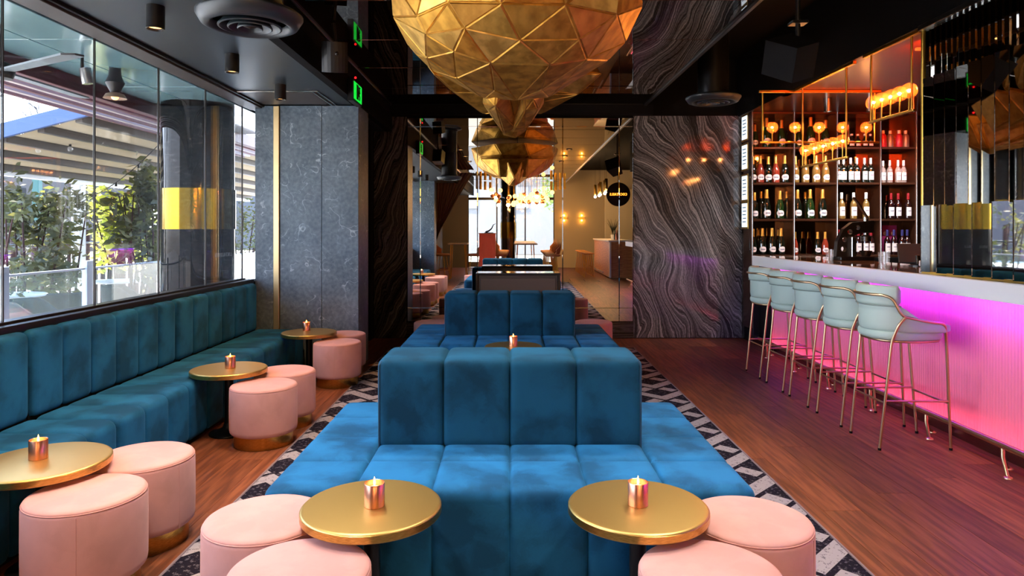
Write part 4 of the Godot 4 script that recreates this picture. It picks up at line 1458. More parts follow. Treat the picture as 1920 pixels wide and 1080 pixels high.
func slat_screen() -> void:
	var s := thing("mirror_slat_screen", "tall screen of overlapping vertical mirror slats standing on the bar counter", "screen", Vector3(3.15, 0, 0))
	part("backing", G.new().box(Vector3(0.06, 2.11, -3.9), Vector3(0.03, 1.87, 2.60)), M.black, s)
	for t in [[0.0632, 2.63, 3.045, 40, 0.0, 0.05], [0.127, 1.67, 2.64, 20, -0.008, 0.25], [0.19, 1.18, 1.68, 14, -0.016, 0.305]]:
		var w: float = t[0]
		for k in t[3]:
			var z: float = -5.18 + w * (k + 0.5)
			var m := kept("slat%.3f" % w, func():
				# a slat with wide bevels down its long edges
				var g := G.new()
				var hw := w / 2 - 0.001
				var hh: float = (t[2] - t[1]) / 2
				var f := 0.006
				for sg in [-1.0, 1.0]:
					g.poly([Vector3(0, -hh, sg * hw), Vector3(0, hh, sg * hw), Vector3(-f, hh, sg * (hw - 0.012)), Vector3(-f, -hh, sg * (hw - 0.012))], Vector3(-1, 0, sg))
					g.poly([Vector3(0, -hh, sg * hw), Vector3(0, hh, sg * hw), Vector3(0.012, hh, sg * hw), Vector3(0.012, -hh, sg * hw)], Vector3(0, 0, sg))
					g.poly([Vector3(-f, sg * hh, -hw + 0.012), Vector3(-f, sg * hh, hw - 0.012), Vector3(0, sg * hh, hw), Vector3(0.012, sg * hh, hw), Vector3(0.012, sg * hh, -hw), Vector3(0, sg * hh, -hw)], Vector3(0, sg, 0))
				g.poly([Vector3(-f, -hh, hw - 0.012), Vector3(-f, hh, hw - 0.012), Vector3(-f, hh, -hw + 0.012), Vector3(-f, -hh, -hw + 0.012)], Vector3(-1, 0, 0))
				return g)
			part("mirror_slat", m, M.slat, s, Vector3(t[4] + 0.006, (t[1] + t[2]) / 2, z), Vector3(0, t[5] + rng.randf_range(-0.02, 0.02), 0))
	part("brass_edge", G.new().box(Vector3(0.02, 2.11, -5.20), Vector3(0.07, 1.87, 0.022), 0.004), M.gilt, s)
	part("base_bead", G.new().box(Vector3(-0.012, 1.178, -3.9), Vector3(0.012, 0.014, 2.58), 0.003), M.gilt, s)
	part("head_trim", G.new().box(Vector3(0.0, 3.03, -3.9), Vector3(0.08, 0.04, 2.62), 0.004), M.dark_trim, s)
	# the warm strip behind the head of the screen that lights the bar ceiling
	var l := thing("ceiling_wash_light", "warm orange strip light hidden behind the head of the mirror screen", "light", Vector3(3.6, 2.9, -5.3))
	part("lamp_strip", G.new().box(Vector3(0.25, 0, 0), Vector3(1.4, 0.02, 0.03), 0.004), glow(Color(1.0, 0.36, 0.12), 1.2), l)
	for x in [3.45, 3.85, 4.25]:
		spot(Vector3(x, 2.93, -5.34), Vector3(0.35, 0.50, -1), Color(1.0, 0.28, 0.07), 6.0, 42.0, 0.02)


func pendants() -> void:
	bar_downlights()
	# brass frames with globe bulbs standing on their lower bars
	pendant("brass pendant frame running across the bar end, five glowing amber globes", [Vector3(2.77, 3.034, -7.6), Vector3(4.13, 3.034, -7.6)], px(1425, 267, 7.6), px(1648, 267, 7.6), [1448, 1491, 1536, 1580, 1624], 7.6, [1430, 1640], true)
	pendant2("brass pendant frame along the counter, five globes in a close slanting row", px(1503, 313, 7.4), px(1590, 299, 6.4), 172)
	pendant2("brass pendant frame nearest the mirror screen, its globes climbing to the edge", px(1630, 230, 6.0), px(1714, 205, 5.36), 125)


func bar_downlights() -> void:
	for k in 4:
		var at := Vector3(3.75 + 0.5 * k, 3.05, -8.05)
		var o := thing("bar_downlight", "cylinder downlight over the back bar shelves, %s from the marble slab" % ["first", "second", "third", "fourth"][k], "downlight", at, 0, "downlights over the back bar")
		part("housing", G.new().lathe([Vector2(0, 0), Vector2(0.045, 0), Vector2(0.045, -0.16), Vector2(0.043, -0.162), Vector2(0.038, -0.16), Vector2(0.034, -0.14), Vector2(0, -0.138)], 28), M.steel, o)
		part("lamp_lens", G.new().lathe([Vector2(0, -0.141), Vector2(0.033, -0.141), Vector2(0.033, -0.145), Vector2(0, -0.146)], 24), M.warm_glow, o)
		spot(at + Vector3(0, -0.18, 0), Vector3(0, -1.0, -0.62), Color(1.0, 0.95, 0.95), 1.5, 48.0, 0.06)


func globe(o: Node3D, p: Vector3, r: float, e: float, stem: float) -> void:
	part("stem", G.new().tube([p + Vector3(0, -stem, 0), p + Vector3(0, -r * 0.55, 0)], 0.007, 8), M.gilt, o)
	part("socket", G.new().tube([p + Vector3(0, -r * 1.05, 0), p + Vector3(0, -r * 0.45, 0)], 0.014, 10), M.gilt, o)
	part("globe_glass", kept("globe%.3f" % r, func(): return G.new().ball(Vector3.ZERO, r, 24)), M.amber_glass, o, p)
	part("filament", kept("filament", func(): return G.new().ball(Vector3.ZERO, 0.012, 12, 0.8)), M.filament, o, p)
	omni(p, Color(1.0, 0.64, 0.34), e * 0.55, 0.015, o)


func pendant(label: String, rail: Array, a: Vector3, b: Vector3, xs: Array, d: float, rods: Array, _x: bool) -> void:
	var o := thing("pendant_light", label, "pendant light", Vector3.ZERO, 0, "brass globe pendants over the bar")
	part("ceiling_bar", G.new().box((rail[0] + rail[1]) / 2, Vector3(rail[0].distance_to(rail[1]), 0.03, 0.035), 0.004), M.gilt, o)
	part("lower_bar", G.new().box((a + b) / 2, Vector3(a.distance_to(b), 0.022, 0.022), 0.004), M.gilt, o)
	for x in rods:
		var p := px(x, 267, d)
		part("rod", G.new().tube([p, Vector3(p.x, 3.02, p.z)], 0.010, 10), M.gilt, o)
	for x in xs:
		globe(o, px(x, 239, d), 0.062, 0.22, 0.155)


func pendant2(label: String, a: Vector3, b: Vector3, _y: float) -> void:
	var o := thing("pendant_light", label, "pendant light", Vector3.ZERO, 0, "brass globe pendants over the bar")
	b.y = a.y
	var dir := (b - a).normalized()
	var mid := (a + b) / 2
	var len_ := a.distance_to(b)
	var lower := part("lower_bar", G.new().box(Vector3.ZERO, Vector3(0.022, 0.022, len_), 0.004), M.gilt, o, mid)
	lower.basis = Basis.looking_at(dir, Vector3.UP)
	var top := part("ceiling_bar", G.new().box(Vector3.ZERO, Vector3(0.035, 0.03, len_ * 1.25), 0.004), M.gilt, o, Vector3(mid.x, 3.036, mid.z))
	top.basis = Basis.looking_at(dir, Vector3.UP)
	for p in [a + dir * 0.03, b - dir * 0.03]:
		part("rod", G.new().tube([p, Vector3(p.x, 3.037, p.z)], 0.009, 10), M.gilt, o)
	for k in 5:
		var p := a + dir * len_ * (0.10 + 0.2 * k)
		globe(o, p + Vector3(0, 0.165, 0), 0.062, 0.22, 0.165)


func counter_things() -> void:
	var y := 1.173
	# citrus press with a curved arm
	var p := thing("citrus_press", "heavy grey lever press with round holes in its curved arm, on the counter", "citrus press", Vector3(3.64, y, -7.25))
	part("base_plate", G.new().box(Vector3(0, 0.02, 0), Vector3(0.36, 0.04, 0.22), 0.008), M.black_metal, p)
	var g := CSGCombiner3D.new()
	g.name = "curved_arm"
	var steel := mat(c8(104, 98, 92), 0.3, 1.0)
	var poly := CSGPolygon3D.new()
	poly.name = "arm_plate"
	poly.polygon = PackedVector2Array([Vector2(-0.19, 0.04), Vector2(-0.175, 0.20), Vector2(-0.11, 0.33), Vector2(-0.02, 0.40), Vector2(0.21, 0.42), Vector2(0.21, 0.29), Vector2(0.08, 0.29), Vector2(0.0, 0.26), Vector2(-0.03, 0.18), Vector2(-0.04, 0.04)])
	poly.depth = 0.07
	poly.position = Vector3(0, 0, 0.035)
	g.add_child(poly)
	for h in [[-0.11, 0.12, 0.03], [-0.10, 0.22, 0.026], [-0.045, 0.30, 0.026], [0.04, 0.345, 0.024]]:
		var c := CSGCylinder3D.new()
		c.name = "hole"
		c.operation = CSGShape3D.OPERATION_SUBTRACTION
		c.radius = h[2]
		c.height = 0.3
		c.sides = 20
		c.rotation.x = PI / 2
		c.position = Vector3(h[0], h[1], 0)
		g.add_child(c)
	g.material_override = steel
	p.add_child(g)
	part("ram", G.new().lathe([Vector2(0, 0.20), Vector2(0.05, 0.20), Vector2(0.055, 0.25), Vector2(0.024, 0.27), Vector2(0.024, 0.46), Vector2(0, 0.46)], 24), M.steel, p, Vector3(0.14, 0, 0))
	part("cup", G.new().lathe([Vector2(0, 0.04), Vector2(0.04, 0.04), Vector2(0.065, 0.10), Vector2(0.062, 0.10), Vector2(0.036, 0.05), Vector2(0, 0.05)], 24), M.steel, p, Vector3(0.14, 0, 0))
	part("lever", G.new().tube([Vector3(0.14, 0.44, 0.04), Vector3(0.02, 0.62, 0.05), Vector3(-0.02, 0.66, 0.05)], 0.014, 10), M.steel, p)
	part("front_post", G.new().box(Vector3(-0.02, 0.14, 0.06), Vector3(0.05, 0.22, 0.03), 0.006), M.steel, p)
	# till screen seen from behind
	var t := thing("till_screen", "dark till screen on a low stand at the counter's inner edge", "till", Vector3(3.62, y, -6.05), -0.35)
	part("screen_back", G.new().box(Vector3(0, 0.13, 0), Vector3(0.30, 0.20, 0.018), 0.006), mat(c8(48, 44, 44), 0.6), t, Vector3.ZERO, Vector3(-0.55, 0, 0))
	part("stand", G.new().tube([Vector3(0, 0.015, 0.0), Vector3(0, 0.09, -0.03)], 0.018, 10), M.steel, t)
	part("foot", G.new().lathe([Vector2(0, 0), Vector2(0.075, 0), Vector2(0.075, 0.01), Vector2(0, 0.014)], 28), M.black_metal, t)
	part("card_reader", G.new().box(Vector3(0.02, 0.03, 0.12), Vector3(0.07, 0.05, 0.05), 0.006), M.white_paint, t)
	# glasses and a jug
	var words := ["standing left of the citrus press", "standing right of the citrus press", "standing between the press and the till"]
	var at := [[3.42, -7.3], [3.70, -6.72], [3.55, -6.5]]
	for k in 3:
		var o := thing("water_glass", "clear tumbler on the bar counter, " + words[k], "glass", Vector3(at[k][0], y, at[k][1]), 0, "tumblers on the bar counter")
		part("tumbler", kept("tumbler", func(): return G.new().lathe([Vector2(0, 0), Vector2(0.034, 0), Vector2(0.042, 0.11), Vector2(0.0405, 0.11), Vector2(0.033, 0.012), Vector2(0, 0.010)], 28)), M.clear, o)


# ---------------------------------------------------------------- the terrace outside the windows

func leaves(n: int, spread: Vector3, size: float, seed_: int, clumps: int) -> ArrayMesh:
	var r := RandomNumberGenerator.new()
	r.seed = seed_
	var g := G.new()
	var mids := []
	for k in clumps:
		var p := Vector3(r.randf_range(-1, 1), r.randf_range(-1, 1), r.randf_range(-1, 1))
		mids.append(p * spread * 0.8)
	for k in n:
		var c: Vector3 = mids[r.randi() % clumps] + Vector3(r.randfn(), r.randfn(), r.randfn()) * spread * 0.22
		var a := Vector3(r.randf_range(-1, 1), r.randf_range(-0.6, 0.6), r.randf_range(-1, 1)).normalized()
		var b := a.cross(Vector3(r.randf_range(-1, 1), r.randf_range(-1, 1), r.randf_range(-1, 1))).normalized()
		var s := size * r.randf_range(0.7, 1.3)
		var nn := a.cross(b)
		var p := [c - a * s, c + b * s * 0.42 + nn * s * 0.1, c + a * s, c - b * s * 0.42 + nn * s * 0.1]
		g.tri(p[0], p[1], p[2], nn, nn, nn)
		g.tri(p[0], p[2], p[3], nn, nn, nn)
	return g.mesh()


func branch(g: G, a: Vector3, dir: Vector3, l: float, r: float, depth: int, rr: RandomNumberGenerator) -> void:
	var b := a + dir * l * 0.5 + Vector3(rr.randfn(), rr.randfn(), rr.randfn()) * l * 0.05
	var c := a + dir * l
	g.tube([a, b, c], r, 5, false, r * 0.62)
	if depth == 0:
		return
	for k in (3 if depth > 1 else 4):
		var d := (dir + Vector3(rr.randfn(), rr.randf_range(-0.3, 0.7), rr.randfn()) * 0.62).normalized()
		branch(g, a.lerp(c, rr.randf_range(0.55, 1.0)), d, l * rr.randf_range(0.55, 0.8), r * 0.58, depth - 1, rr)


func bare_tree(label: String, at: Vector3, h: float, seed_: int) -> void:
	var t := thing("bare_tree", label, "tree", at, 0, "bare winter trees beyond the terrace")
	var rr := RandomNumberGenerator.new()
	rr.seed = seed_
	var g := G.new()
	g.tube([Vector3.ZERO, Vector3(0.05, h * 0.2, 0.03), Vector3(0, h * 0.38, 0)], h * 0.022, 8, false, h * 0.015)
	part("trunk", g, M.bark, t)
	var b := G.new()
	for k in 5:
		var d := Vector3(cos(TAU * k / 5.0 + seed_), rr.randf_range(0.9, 1.5), sin(TAU * k / 5.0 + seed_)).normalized()
		branch(b, Vector3(0, h * rr.randf_range(0.28, 0.38), 0), d, h * 0.27, h * 0.011, 3, rr)
	part("branches", b, M.bark, t)


func shrub(called: String, label: String, at: Vector3, h: float, w: float, m: Material, n: int, seed_: int, size := 0.05) -> void:
	var t := thing(called, label, "shrub", at, 0, "shrubs along the terrace edge")
	var rr := RandomNumberGenerator.new()
	rr.seed = seed_
	var g := G.new()
	for k in 6:
		var p := Vector3(rr.randf_range(-w, w) * 0.3, 0, rr.randf_range(-w, w) * 0.3)
		g.tube([p, p + Vector3(rr.randf_range(-0.1, 0.1), h * 0.4, rr.randf_range(-0.1, 0.1)), p * 1.8 + Vector3(0, h * 0.85, 0)], 0.02, 6, false, 0.008)
	part("stems", g, M.bark_red, t)
	var f := part("foliage", leaves(n, Vector3(w * 0.55, h * 0.34, w * 0.6), size, seed_, 14), m, t, Vector3(0, h * 0.66, 0))
	f.set_meta("kind", "stuff")


func tub_chair(label: String, at: Vector3, turn: float, m: Material) -> void:
	var t := thing("tub_chair", label, "chair", at, turn, "terrace tub chairs")
	var rows := []
	for i in 25:
		var a := lerpf(-2.25, 2.25, i / 24.0)
		var top := lerpf(0.72, 0.56, smoothstep(1.2, 2.2, absf(a)))
		var row := PackedVector3Array()
		for q in [[0.27, 0.30], [0.31, top - 0.03], [0.30, top], [0.265, top], [0.25, top - 0.04], [0.23, 0.42]]:
			row.append(Vector3(-cos(a) * q[0], q[1], sin(a) * q[0]))
		rows.append(row)
	part("shell", kept("tub_shell", func(): return G.new().grid(rows, true)), m, t)
	part("seat", kept("tub_seat", func(): return G.new().lathe([Vector2(0, 0.34), Vector2(0.25, 0.34), Vector2(0.265, 0.37), Vector2(0.25, 0.42), Vector2(0, 0.44)], 28)), m, t)
	for k in 4:
		var a := TAU * (k + 0.5) / 4
		part("leg", kept("tub_leg%d" % k, func(): return G.new().tube([Vector3(cos(a) * 0.24, 0, sin(a) * 0.24), Vector3(cos(a) * 0.18, 0.35, sin(a) * 0.18)], 0.014, 8)), M.black_metal, t)


func terrace() -> void:
	M.bark = mat(c8(54, 49, 48), 0.9)
	M.bark_red = mat(c8(46, 18, 16), 0.85)
	var leaf := func(c: Color, b: float) -> StandardMaterial3D:
		var m := mat(c, 0.6)
		m.backlight_enabled = true
		m.backlight = Color(b, b, b * 0.5)
		m.cull_mode = BaseMaterial3D.CULL_DISABLED
		return m
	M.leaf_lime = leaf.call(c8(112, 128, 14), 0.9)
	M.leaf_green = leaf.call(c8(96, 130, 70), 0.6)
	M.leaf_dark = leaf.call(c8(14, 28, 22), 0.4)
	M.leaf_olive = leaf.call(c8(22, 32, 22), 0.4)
	var paving := mat(c8(180, 176, 170), 0.85)
	struct("floor_terrace", G.new().box(Vector3(-23.0, -0.08, -8.0), Vector3(40.0, 0.1, 60.0)), paving)
	var soffit := mat(c8(96, 128, 136), 0.1, 0.0, 0.8)
	var cs := shell("ceiling_terrace")
	for k in 8:
		part("soffit_panel", G.new().box(Vector3(-3.19, 2.88, -8.9 + 1.62 * k), Vector3(0.44, 0.06, 1.612), 0.003), soffit, cs)
		part("soffit_panel", G.new().box(Vector3(-3.62, 2.88, -8.9 + 1.62 * k), Vector3(0.40, 0.06, 1.612), 0.003), soffit, cs)
	part("soffit_cover", G.new().box(Vector3(-3.4, 2.98, -3.0), Vector3(1.0, 0.12, 14.0)), M.black_metal, cs)
	var red := mat(c8(74, 20, 32), 0.5)
	struct("trim_terrace_beam", G.new().box(Vector3(-3.87, 2.80, -6.0), Vector3(0.09, 0.16, 14.0), 0.005), red)
	var lv := thing("folded_louvres", "stack of thin red and white louvre rails beside the terrace beam", "louvre", Vector3(0, 0, 0))
	for k in 5:
		part("louvre_rail", G.new().box(Vector3(-3.99 - 0.085 * k, 2.73 - 0.012 * k, -5.6), Vector3(0.05, 0.03, 11.0), 0.004), [red, mat(c8(150, 140, 142), 0.5)][k % 2], lv)
	part("fabric_roll", G.new().box(Vector3(-4.55, 2.80, -5.6), Vector3(0.30, 0.02, 4.8), 0.004), M.white_paint, lv)
	# retractable awning
	var aw := thing("terrace_awning", "beige fabric terrace awning on dark parallel beams with a blue fascia", "awning")
	var fabric := mat(c8(120, 106, 84), 0.9)
	fabric.backlight_enabled = true
	fabric.backlight = Color(0.2, 0.18, 0.14)
	var beamm := mat(c8(50, 42, 36), 0.6)
	for n in 6:
		var x := -5.05 - 0.445 * (n - 1)
		var h := 2.80 - 0.115 * (n - 1)
		part("beam", G.new().box(Vector3(x, h, -13.0), Vector3(0.09, 0.10, 10.0), 0.006), beamm, aw)
		if n < 5:
			var rows := []
			for i in 9:
				var u := i / 8.0
				var sag := 0.06 * sin(PI * u)
				rows.append(PackedVector3Array([Vector3(x - 0.445 * u, h + 0.05 - 0.115 * u - sag, -8.0), Vector3(x - 0.445 * u, h + 0.05 - 0.115 * u - sag, -18.0)]))
			part("fabric_bay", G.new().grid(rows), fabric, aw)
	var fx := part("fascia", G.new().box(Vector3.ZERO, Vector3(2.5, 0.17, 0.05), 0.005), mat(c8(52, 74, 116), 0.5), aw, Vector3(-5.72, 2.70, -7.96))
	fx.rotation.z = atan2(0.115, 0.445)
	part("gutter", G.new().box(Vector3(-6.95, 2.30, -13.0), Vector3(0.12, 0.13, 10.2), 0.005), M.white_paint, aw)
	for z in [-10.95, -15.5]:
		part("post", G.new().box(Vector3(-6.92, 1.10, z), Vector3(0.15, 2.24, 0.15), 0.006), M.white_paint, aw)
	solo("green_post", G.new().box(Vector3(0, 1.3, 0), Vector3(0.11, 2.6, 0.11), 0.006), mat(c8(36, 82, 76), 0.5), "dark green square post standing among the olive shrubs", "post", Vector3(-8.1, 0, -11.7))
	# festoon lights
	for k in 2:
		var f := thing("festoon_lights", ["string of bulbs looping low under the awning", "string of bulbs looping high under the awning"][k], "string lights", Vector3.ZERO, 0, "strings of bulbs under the awning")
		var a: Vector3 = [px(30, 268, 8.6), px(150, 380, 10.4)][k]
		var b: Vector3 = [px(262, 228, 9.4), px(318, 250, 9.8)][k]
		var p := []
		for i in 13:
			var u := i / 12.0
			p.append(a.lerp(b, u) + Vector3(0, -0.12 * sin(PI * u), 0))
		part("cable", G.new().tube(p, 0.006, 6), M.black_metal, f)
		for i in [2, 5, 8, 11]:
			part("bulb_socket", kept("fsock", func(): return G.new().tube([Vector3(0, 0, 0), Vector3(0, -0.055, 0)], 0.016, 8)), M.black_metal, f, p[i])
			part("bulb", kept("fbulb", func(): return G.new().ball(Vector3(0, -0.085, 0), 0.033, 12)), M.clear, f, p[i])
	# black glass column with a gold band
	var c := thing("black_column", "glossy black round column with a gold mirrored band outside the glass", "column", Vector3(-3.40, 0, -7.45))
	part("shaft", G.new().lathe([Vector2(0, 0), Vector2(0.37, 0), Vector2(0.37, 2.85), Vector2(0, 2.86)], 72), mat(c8(30, 29, 29), 0.03, 1.0), c)
	part("gold_band", G.new().lathe([Vector2(0.37, 1.50), Vector2(0.384, 1.502), Vector2(0.384, 1.932), Vector2(0.37, 1.935)], 72), M.gold_glass, c)
	# soffit fittings
	var fan := thing("ceiling_fan", "grey ceiling fan with long blades under the terrace soffit", "fan", Vector3(-3.36, 2.54, -4.5))
	part("hub", G.new().lathe([Vector2(0, -0.05), Vector2(0.07, -0.045), Vector2(0.085, 0.0), Vector2(0.07, 0.05), Vector2(0.02, 0.07), Vector2(0.02, 0.31), Vector2(0, 0.31)], 28, 0.5), M.black_metal, fan)
	for k in 3:
		part("blade", kept("fan_blade", func(): return G.new().prism([Vector2(0.06, -0.05), Vector2(0.86, -0.075), Vector2(0.90, 0.0), Vector2(0.86, 0.06), Vector2(0.06, 0.05)], -0.006, 0.006)), mat(c8(92, 104, 112), 0.5), fan, Vector3.ZERO, Vector3(0.12, PI / 2 + TAU * k / 3.0, 0))
	var bl := thing("bell_lamp", "small bell shaped lamp under the terrace soffit", "lamp", Vector3(-3.32, 2.85, -5.74))
	part("stem", G.new().lathe([Vector2(0, 0), Vector2(0.045, 0), Vector2(0.05, -0.06), Vector2(0.075, -0.12), Vector2(0.035, -0.20), Vector2(0.04, -0.21), Vector2(0, -0.21)], 28), M.black_metal, bl)
	part("shade", G.new().lathe([Vector2(0.03, -0.20), Vector2(0.07, -0.215), Vector2(0.09, -0.25), Vector2(0.086, -0.25), Vector2(0.03, -0.22)], 32), mat(c8(130, 104, 84), 0.4), bl)
	part("bulb_lamp", G.new().ball(Vector3(0, -0.235, 0), 0.03, 12), M.warm_glow, bl)
	var sp := thing("terrace_speaker", "small grey cylinder speaker on a bracket under the terrace soffit", "speaker", Vector3(-3.32, 2.85, -5.3))
	part("bracket", G.new().tube([Vector3(0, 0, 0), Vector3(0, -0.10, 0)], 0.012, 8), M.black_metal, sp)
	part("cylinder", G.new().lathe([Vector2(0, -0.22), Vector2(0.042, -0.22), Vector2(0.042, -0.10), Vector2(0, -0.10)], 24), M.steel, sp, Vector3.ZERO, Vector3(0.1, 0, 0.15))
	# balustrade
	var bal := thing("glass_balustrade", "terrace balustrade of clear panels between pale grey blue posts", "balustrade")
	var postm := mat(c8(150, 164, 184), 0.4, 0.2)
	var zs := [-3.6, -4.7, -5.82, -7.0, -8.62, -10.2, -11.8]
	for k in zs.size():
		part("post", G.new().box(Vector3(-4.33, 0.58, zs[k]), Vector3(0.06, 1.2, 0.10), 0.005), postm, bal)
		if k:
			part("glass_panel", G.new().box(Vector3(-4.33, 0.60, (zs[k] + zs[k - 1]) / 2), Vector3(0.012, 0.98, zs[k - 1] - zs[k] - 0.14)), pane(Color(0.75, 0.86, 0.86), 0.12), bal)
			part("top_rail", G.new().box(Vector3(-4.33, 1.10, (zs[k] + zs[k - 1]) / 2), Vector3(0.03, 0.02, zs[k - 1] - zs[k] - 0.12), 0.004), postm, bal)
	# planting and stakes
	var st := thing("stake_fence", "row of leaning red brown stakes behind the shrubs", "fence")
	for k in 34:
		var z := -8.6 - 0.24 * k
		var l := rng.randf_range(-0.12, 0.12)
		part("stake", G.new().tube([Vector3(-7.85, 0, z), Vector3(-7.85 + l * 0.4, 1.62 + rng.randf_range(-0.2, 0.2), z + l)], 0.045, 7), M.bark_red, st)
	part("rail", G.new().tube([Vector3(-7.8, 1.25, -8.4), Vector3(-7.8, 1.25, -17.0)], 0.025, 8), M.black_metal, st)
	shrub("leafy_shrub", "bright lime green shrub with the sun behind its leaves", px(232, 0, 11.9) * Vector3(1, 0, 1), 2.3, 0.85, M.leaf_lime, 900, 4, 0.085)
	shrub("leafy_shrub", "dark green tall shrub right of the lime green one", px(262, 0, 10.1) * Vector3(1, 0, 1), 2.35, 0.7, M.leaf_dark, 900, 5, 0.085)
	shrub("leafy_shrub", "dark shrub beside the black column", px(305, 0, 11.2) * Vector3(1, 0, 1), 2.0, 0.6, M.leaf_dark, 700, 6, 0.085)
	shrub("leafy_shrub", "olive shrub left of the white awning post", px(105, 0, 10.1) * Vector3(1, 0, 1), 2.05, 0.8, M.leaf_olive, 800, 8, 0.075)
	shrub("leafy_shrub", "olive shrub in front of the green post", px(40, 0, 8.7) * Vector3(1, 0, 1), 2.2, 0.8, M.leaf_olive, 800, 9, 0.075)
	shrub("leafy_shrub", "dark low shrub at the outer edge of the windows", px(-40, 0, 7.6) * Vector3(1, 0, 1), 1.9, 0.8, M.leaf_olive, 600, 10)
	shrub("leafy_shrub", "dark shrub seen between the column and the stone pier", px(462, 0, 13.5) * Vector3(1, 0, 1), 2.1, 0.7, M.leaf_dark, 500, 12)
	for k in 7:
		bare_tree("bare pale winter tree beyond the terrace, %s" % ["by the left frame edge", "behind the green post", "behind the lime shrub", "behind the white post", "far off beyond the column", "far behind the awning fascia", "beside the far pale building"][k], [Vector3(-12.5, 0, -13.0), Vector3(-17.5, 0, -17.5), Vector3(-14.5, 0, -23.0), Vector3(-21.0, 0, -23.5), Vector3(-12.5, 0, -29.5), Vector3(-11.0, 0, -7.5), Vector3(-25.0, 0, -18.5)][k], [7.0, 7.5, 7.5, 8.0, 7.5, 6.5, 8.0][k], 30 + k)
	# pale buildings across the street
	for k in 3:
		var bd := thing("street_building", ["long pale grey building across the street", "taller stone coloured building across the street", "white low building past the column"][k], "building", [Vector3(-33.0, 0, -24.0), Vector3(-31.0, 0, -44.0), Vector3(-20.0, 0, -58.0)][k], 0, "buildings across the street")
		var hgt: float = [5.0, 6.4, 6.0][k]
		part("walls", G.new().box(Vector3(0, hgt / 2, 0), Vector3(6, hgt, 18), 0.05), mat([c8(62, 58, 63), c8(66, 61, 58), c8(72, 72, 74)][k], 0.9), bd)
		for i in 5:
			for j in int(hgt / 2):
				part("window", G.new().box(Vector3(3.02, 1.3 + j * 2.0, -5.2 + i * 2.6), Vector3(0.08, 1.2, 1.3), 0.01), M.black_metal, bd)
	# what stands across the street from the end windows
	var eb := thing("street_building", "pale building across the street from the end windows, seen in the mirror", "building", Vector3(0, 0, 24.0), 0, "buildings across the street")
	part("walls", G.new().box(Vector3(0, 8.0, 0), Vector3(44, 16, 6), 0.05), mat(c8(120, 118, 116), 0.9), eb)
	for k in 9:
		part("window", G.new().box(Vector3(-12.0 + 3.0 * k, 3.6, -3.02), Vector3(1.5, 1.8, 0.08), 0.01), mat(c8(120, 128, 134), 0.3), eb)
	var et := thing("street_tree", "green leafy tree outside the end windows, seen in the mirror", "tree", Vector3(2.4, 0, 14.0))
	part("trunk", G.new().tube([Vector3.ZERO, Vector3(0.1, 1.6, 0), Vector3(0, 3.4, 0.1)], 0.12, 8, false, 0.07), M.bark, et)
	var ef := part("foliage", leaves(1500, Vector3(1.1, 1.0, 1.0), 0.10, 77, 18), M.leaf_green, et, Vector3(0, 3.6, 0))
	ef.set_meta("kind", "stuff")
	# terrace seats
	var dark := mat(c8(30, 32, 38), 0.7)
	var wine := mat(c8(120, 52, 52), 0.7)
	var pale := mat(c8(150, 166, 186), 0.5)
	tub_chair("pale blue grey tub chair close to the window glass", Vector3(-3.62, 0, -5.55), 0.6, pale)
	tub_chair("wine red tub chair beside the balustrade", Vector3(-3.75, 0, -6.45), -0.4, wine)
	tub_chair("dark tub chair beyond the balustrade, first along", Vector3(-5.3, 0, -7.6), 0.2, dark)
	tub_chair("dark tub chair beyond the balustrade, second along", Vector3(-5.6, 0, -8.6), 2.6, dark)
	tub_chair("dark tub chair beyond the balustrade, third along", Vector3(-5.4, 0, -9.6), 0.4, dark)
	tub_chair("dark tub chair beyond the balustrade, near the column", Vector3(-5.2, 0, -10.9), 2.8, dark)
	for k in 2:
		var t := thing("terrace_table", ["white round terrace table among the nearer dark chairs", "white round terrace table among the farther dark chairs"][k], "table", Vector3(-5.95, 0, [-8.1, -10.3][k]), 0, "white terrace tables")
		part("table_top", kept("tt", func(): return G.new().lathe([Vector2(0, 0.70), Vector2(0.37, 0.70), Vector2(0.38, 0.715), Vector2(0.37, 0.73), Vector2(0, 0.73)], 40)), M.white_paint, t)
		part("column", kept("tc", func(): return G.new().tube([Vector3(0, 0.02, 0), Vector3(0, 0.70, 0)], 0.03, 12)), M.black_metal, t)
		part("base", kept("tb", func(): return G.new().lathe([Vector2(0, 0), Vector2(0.24, 0), Vector2(0.24, 0.012), Vector2(0, 0.03)], 32)), M.black_metal, t)


# ---------------------------------------------------------------- the dining end, seen in the mirror

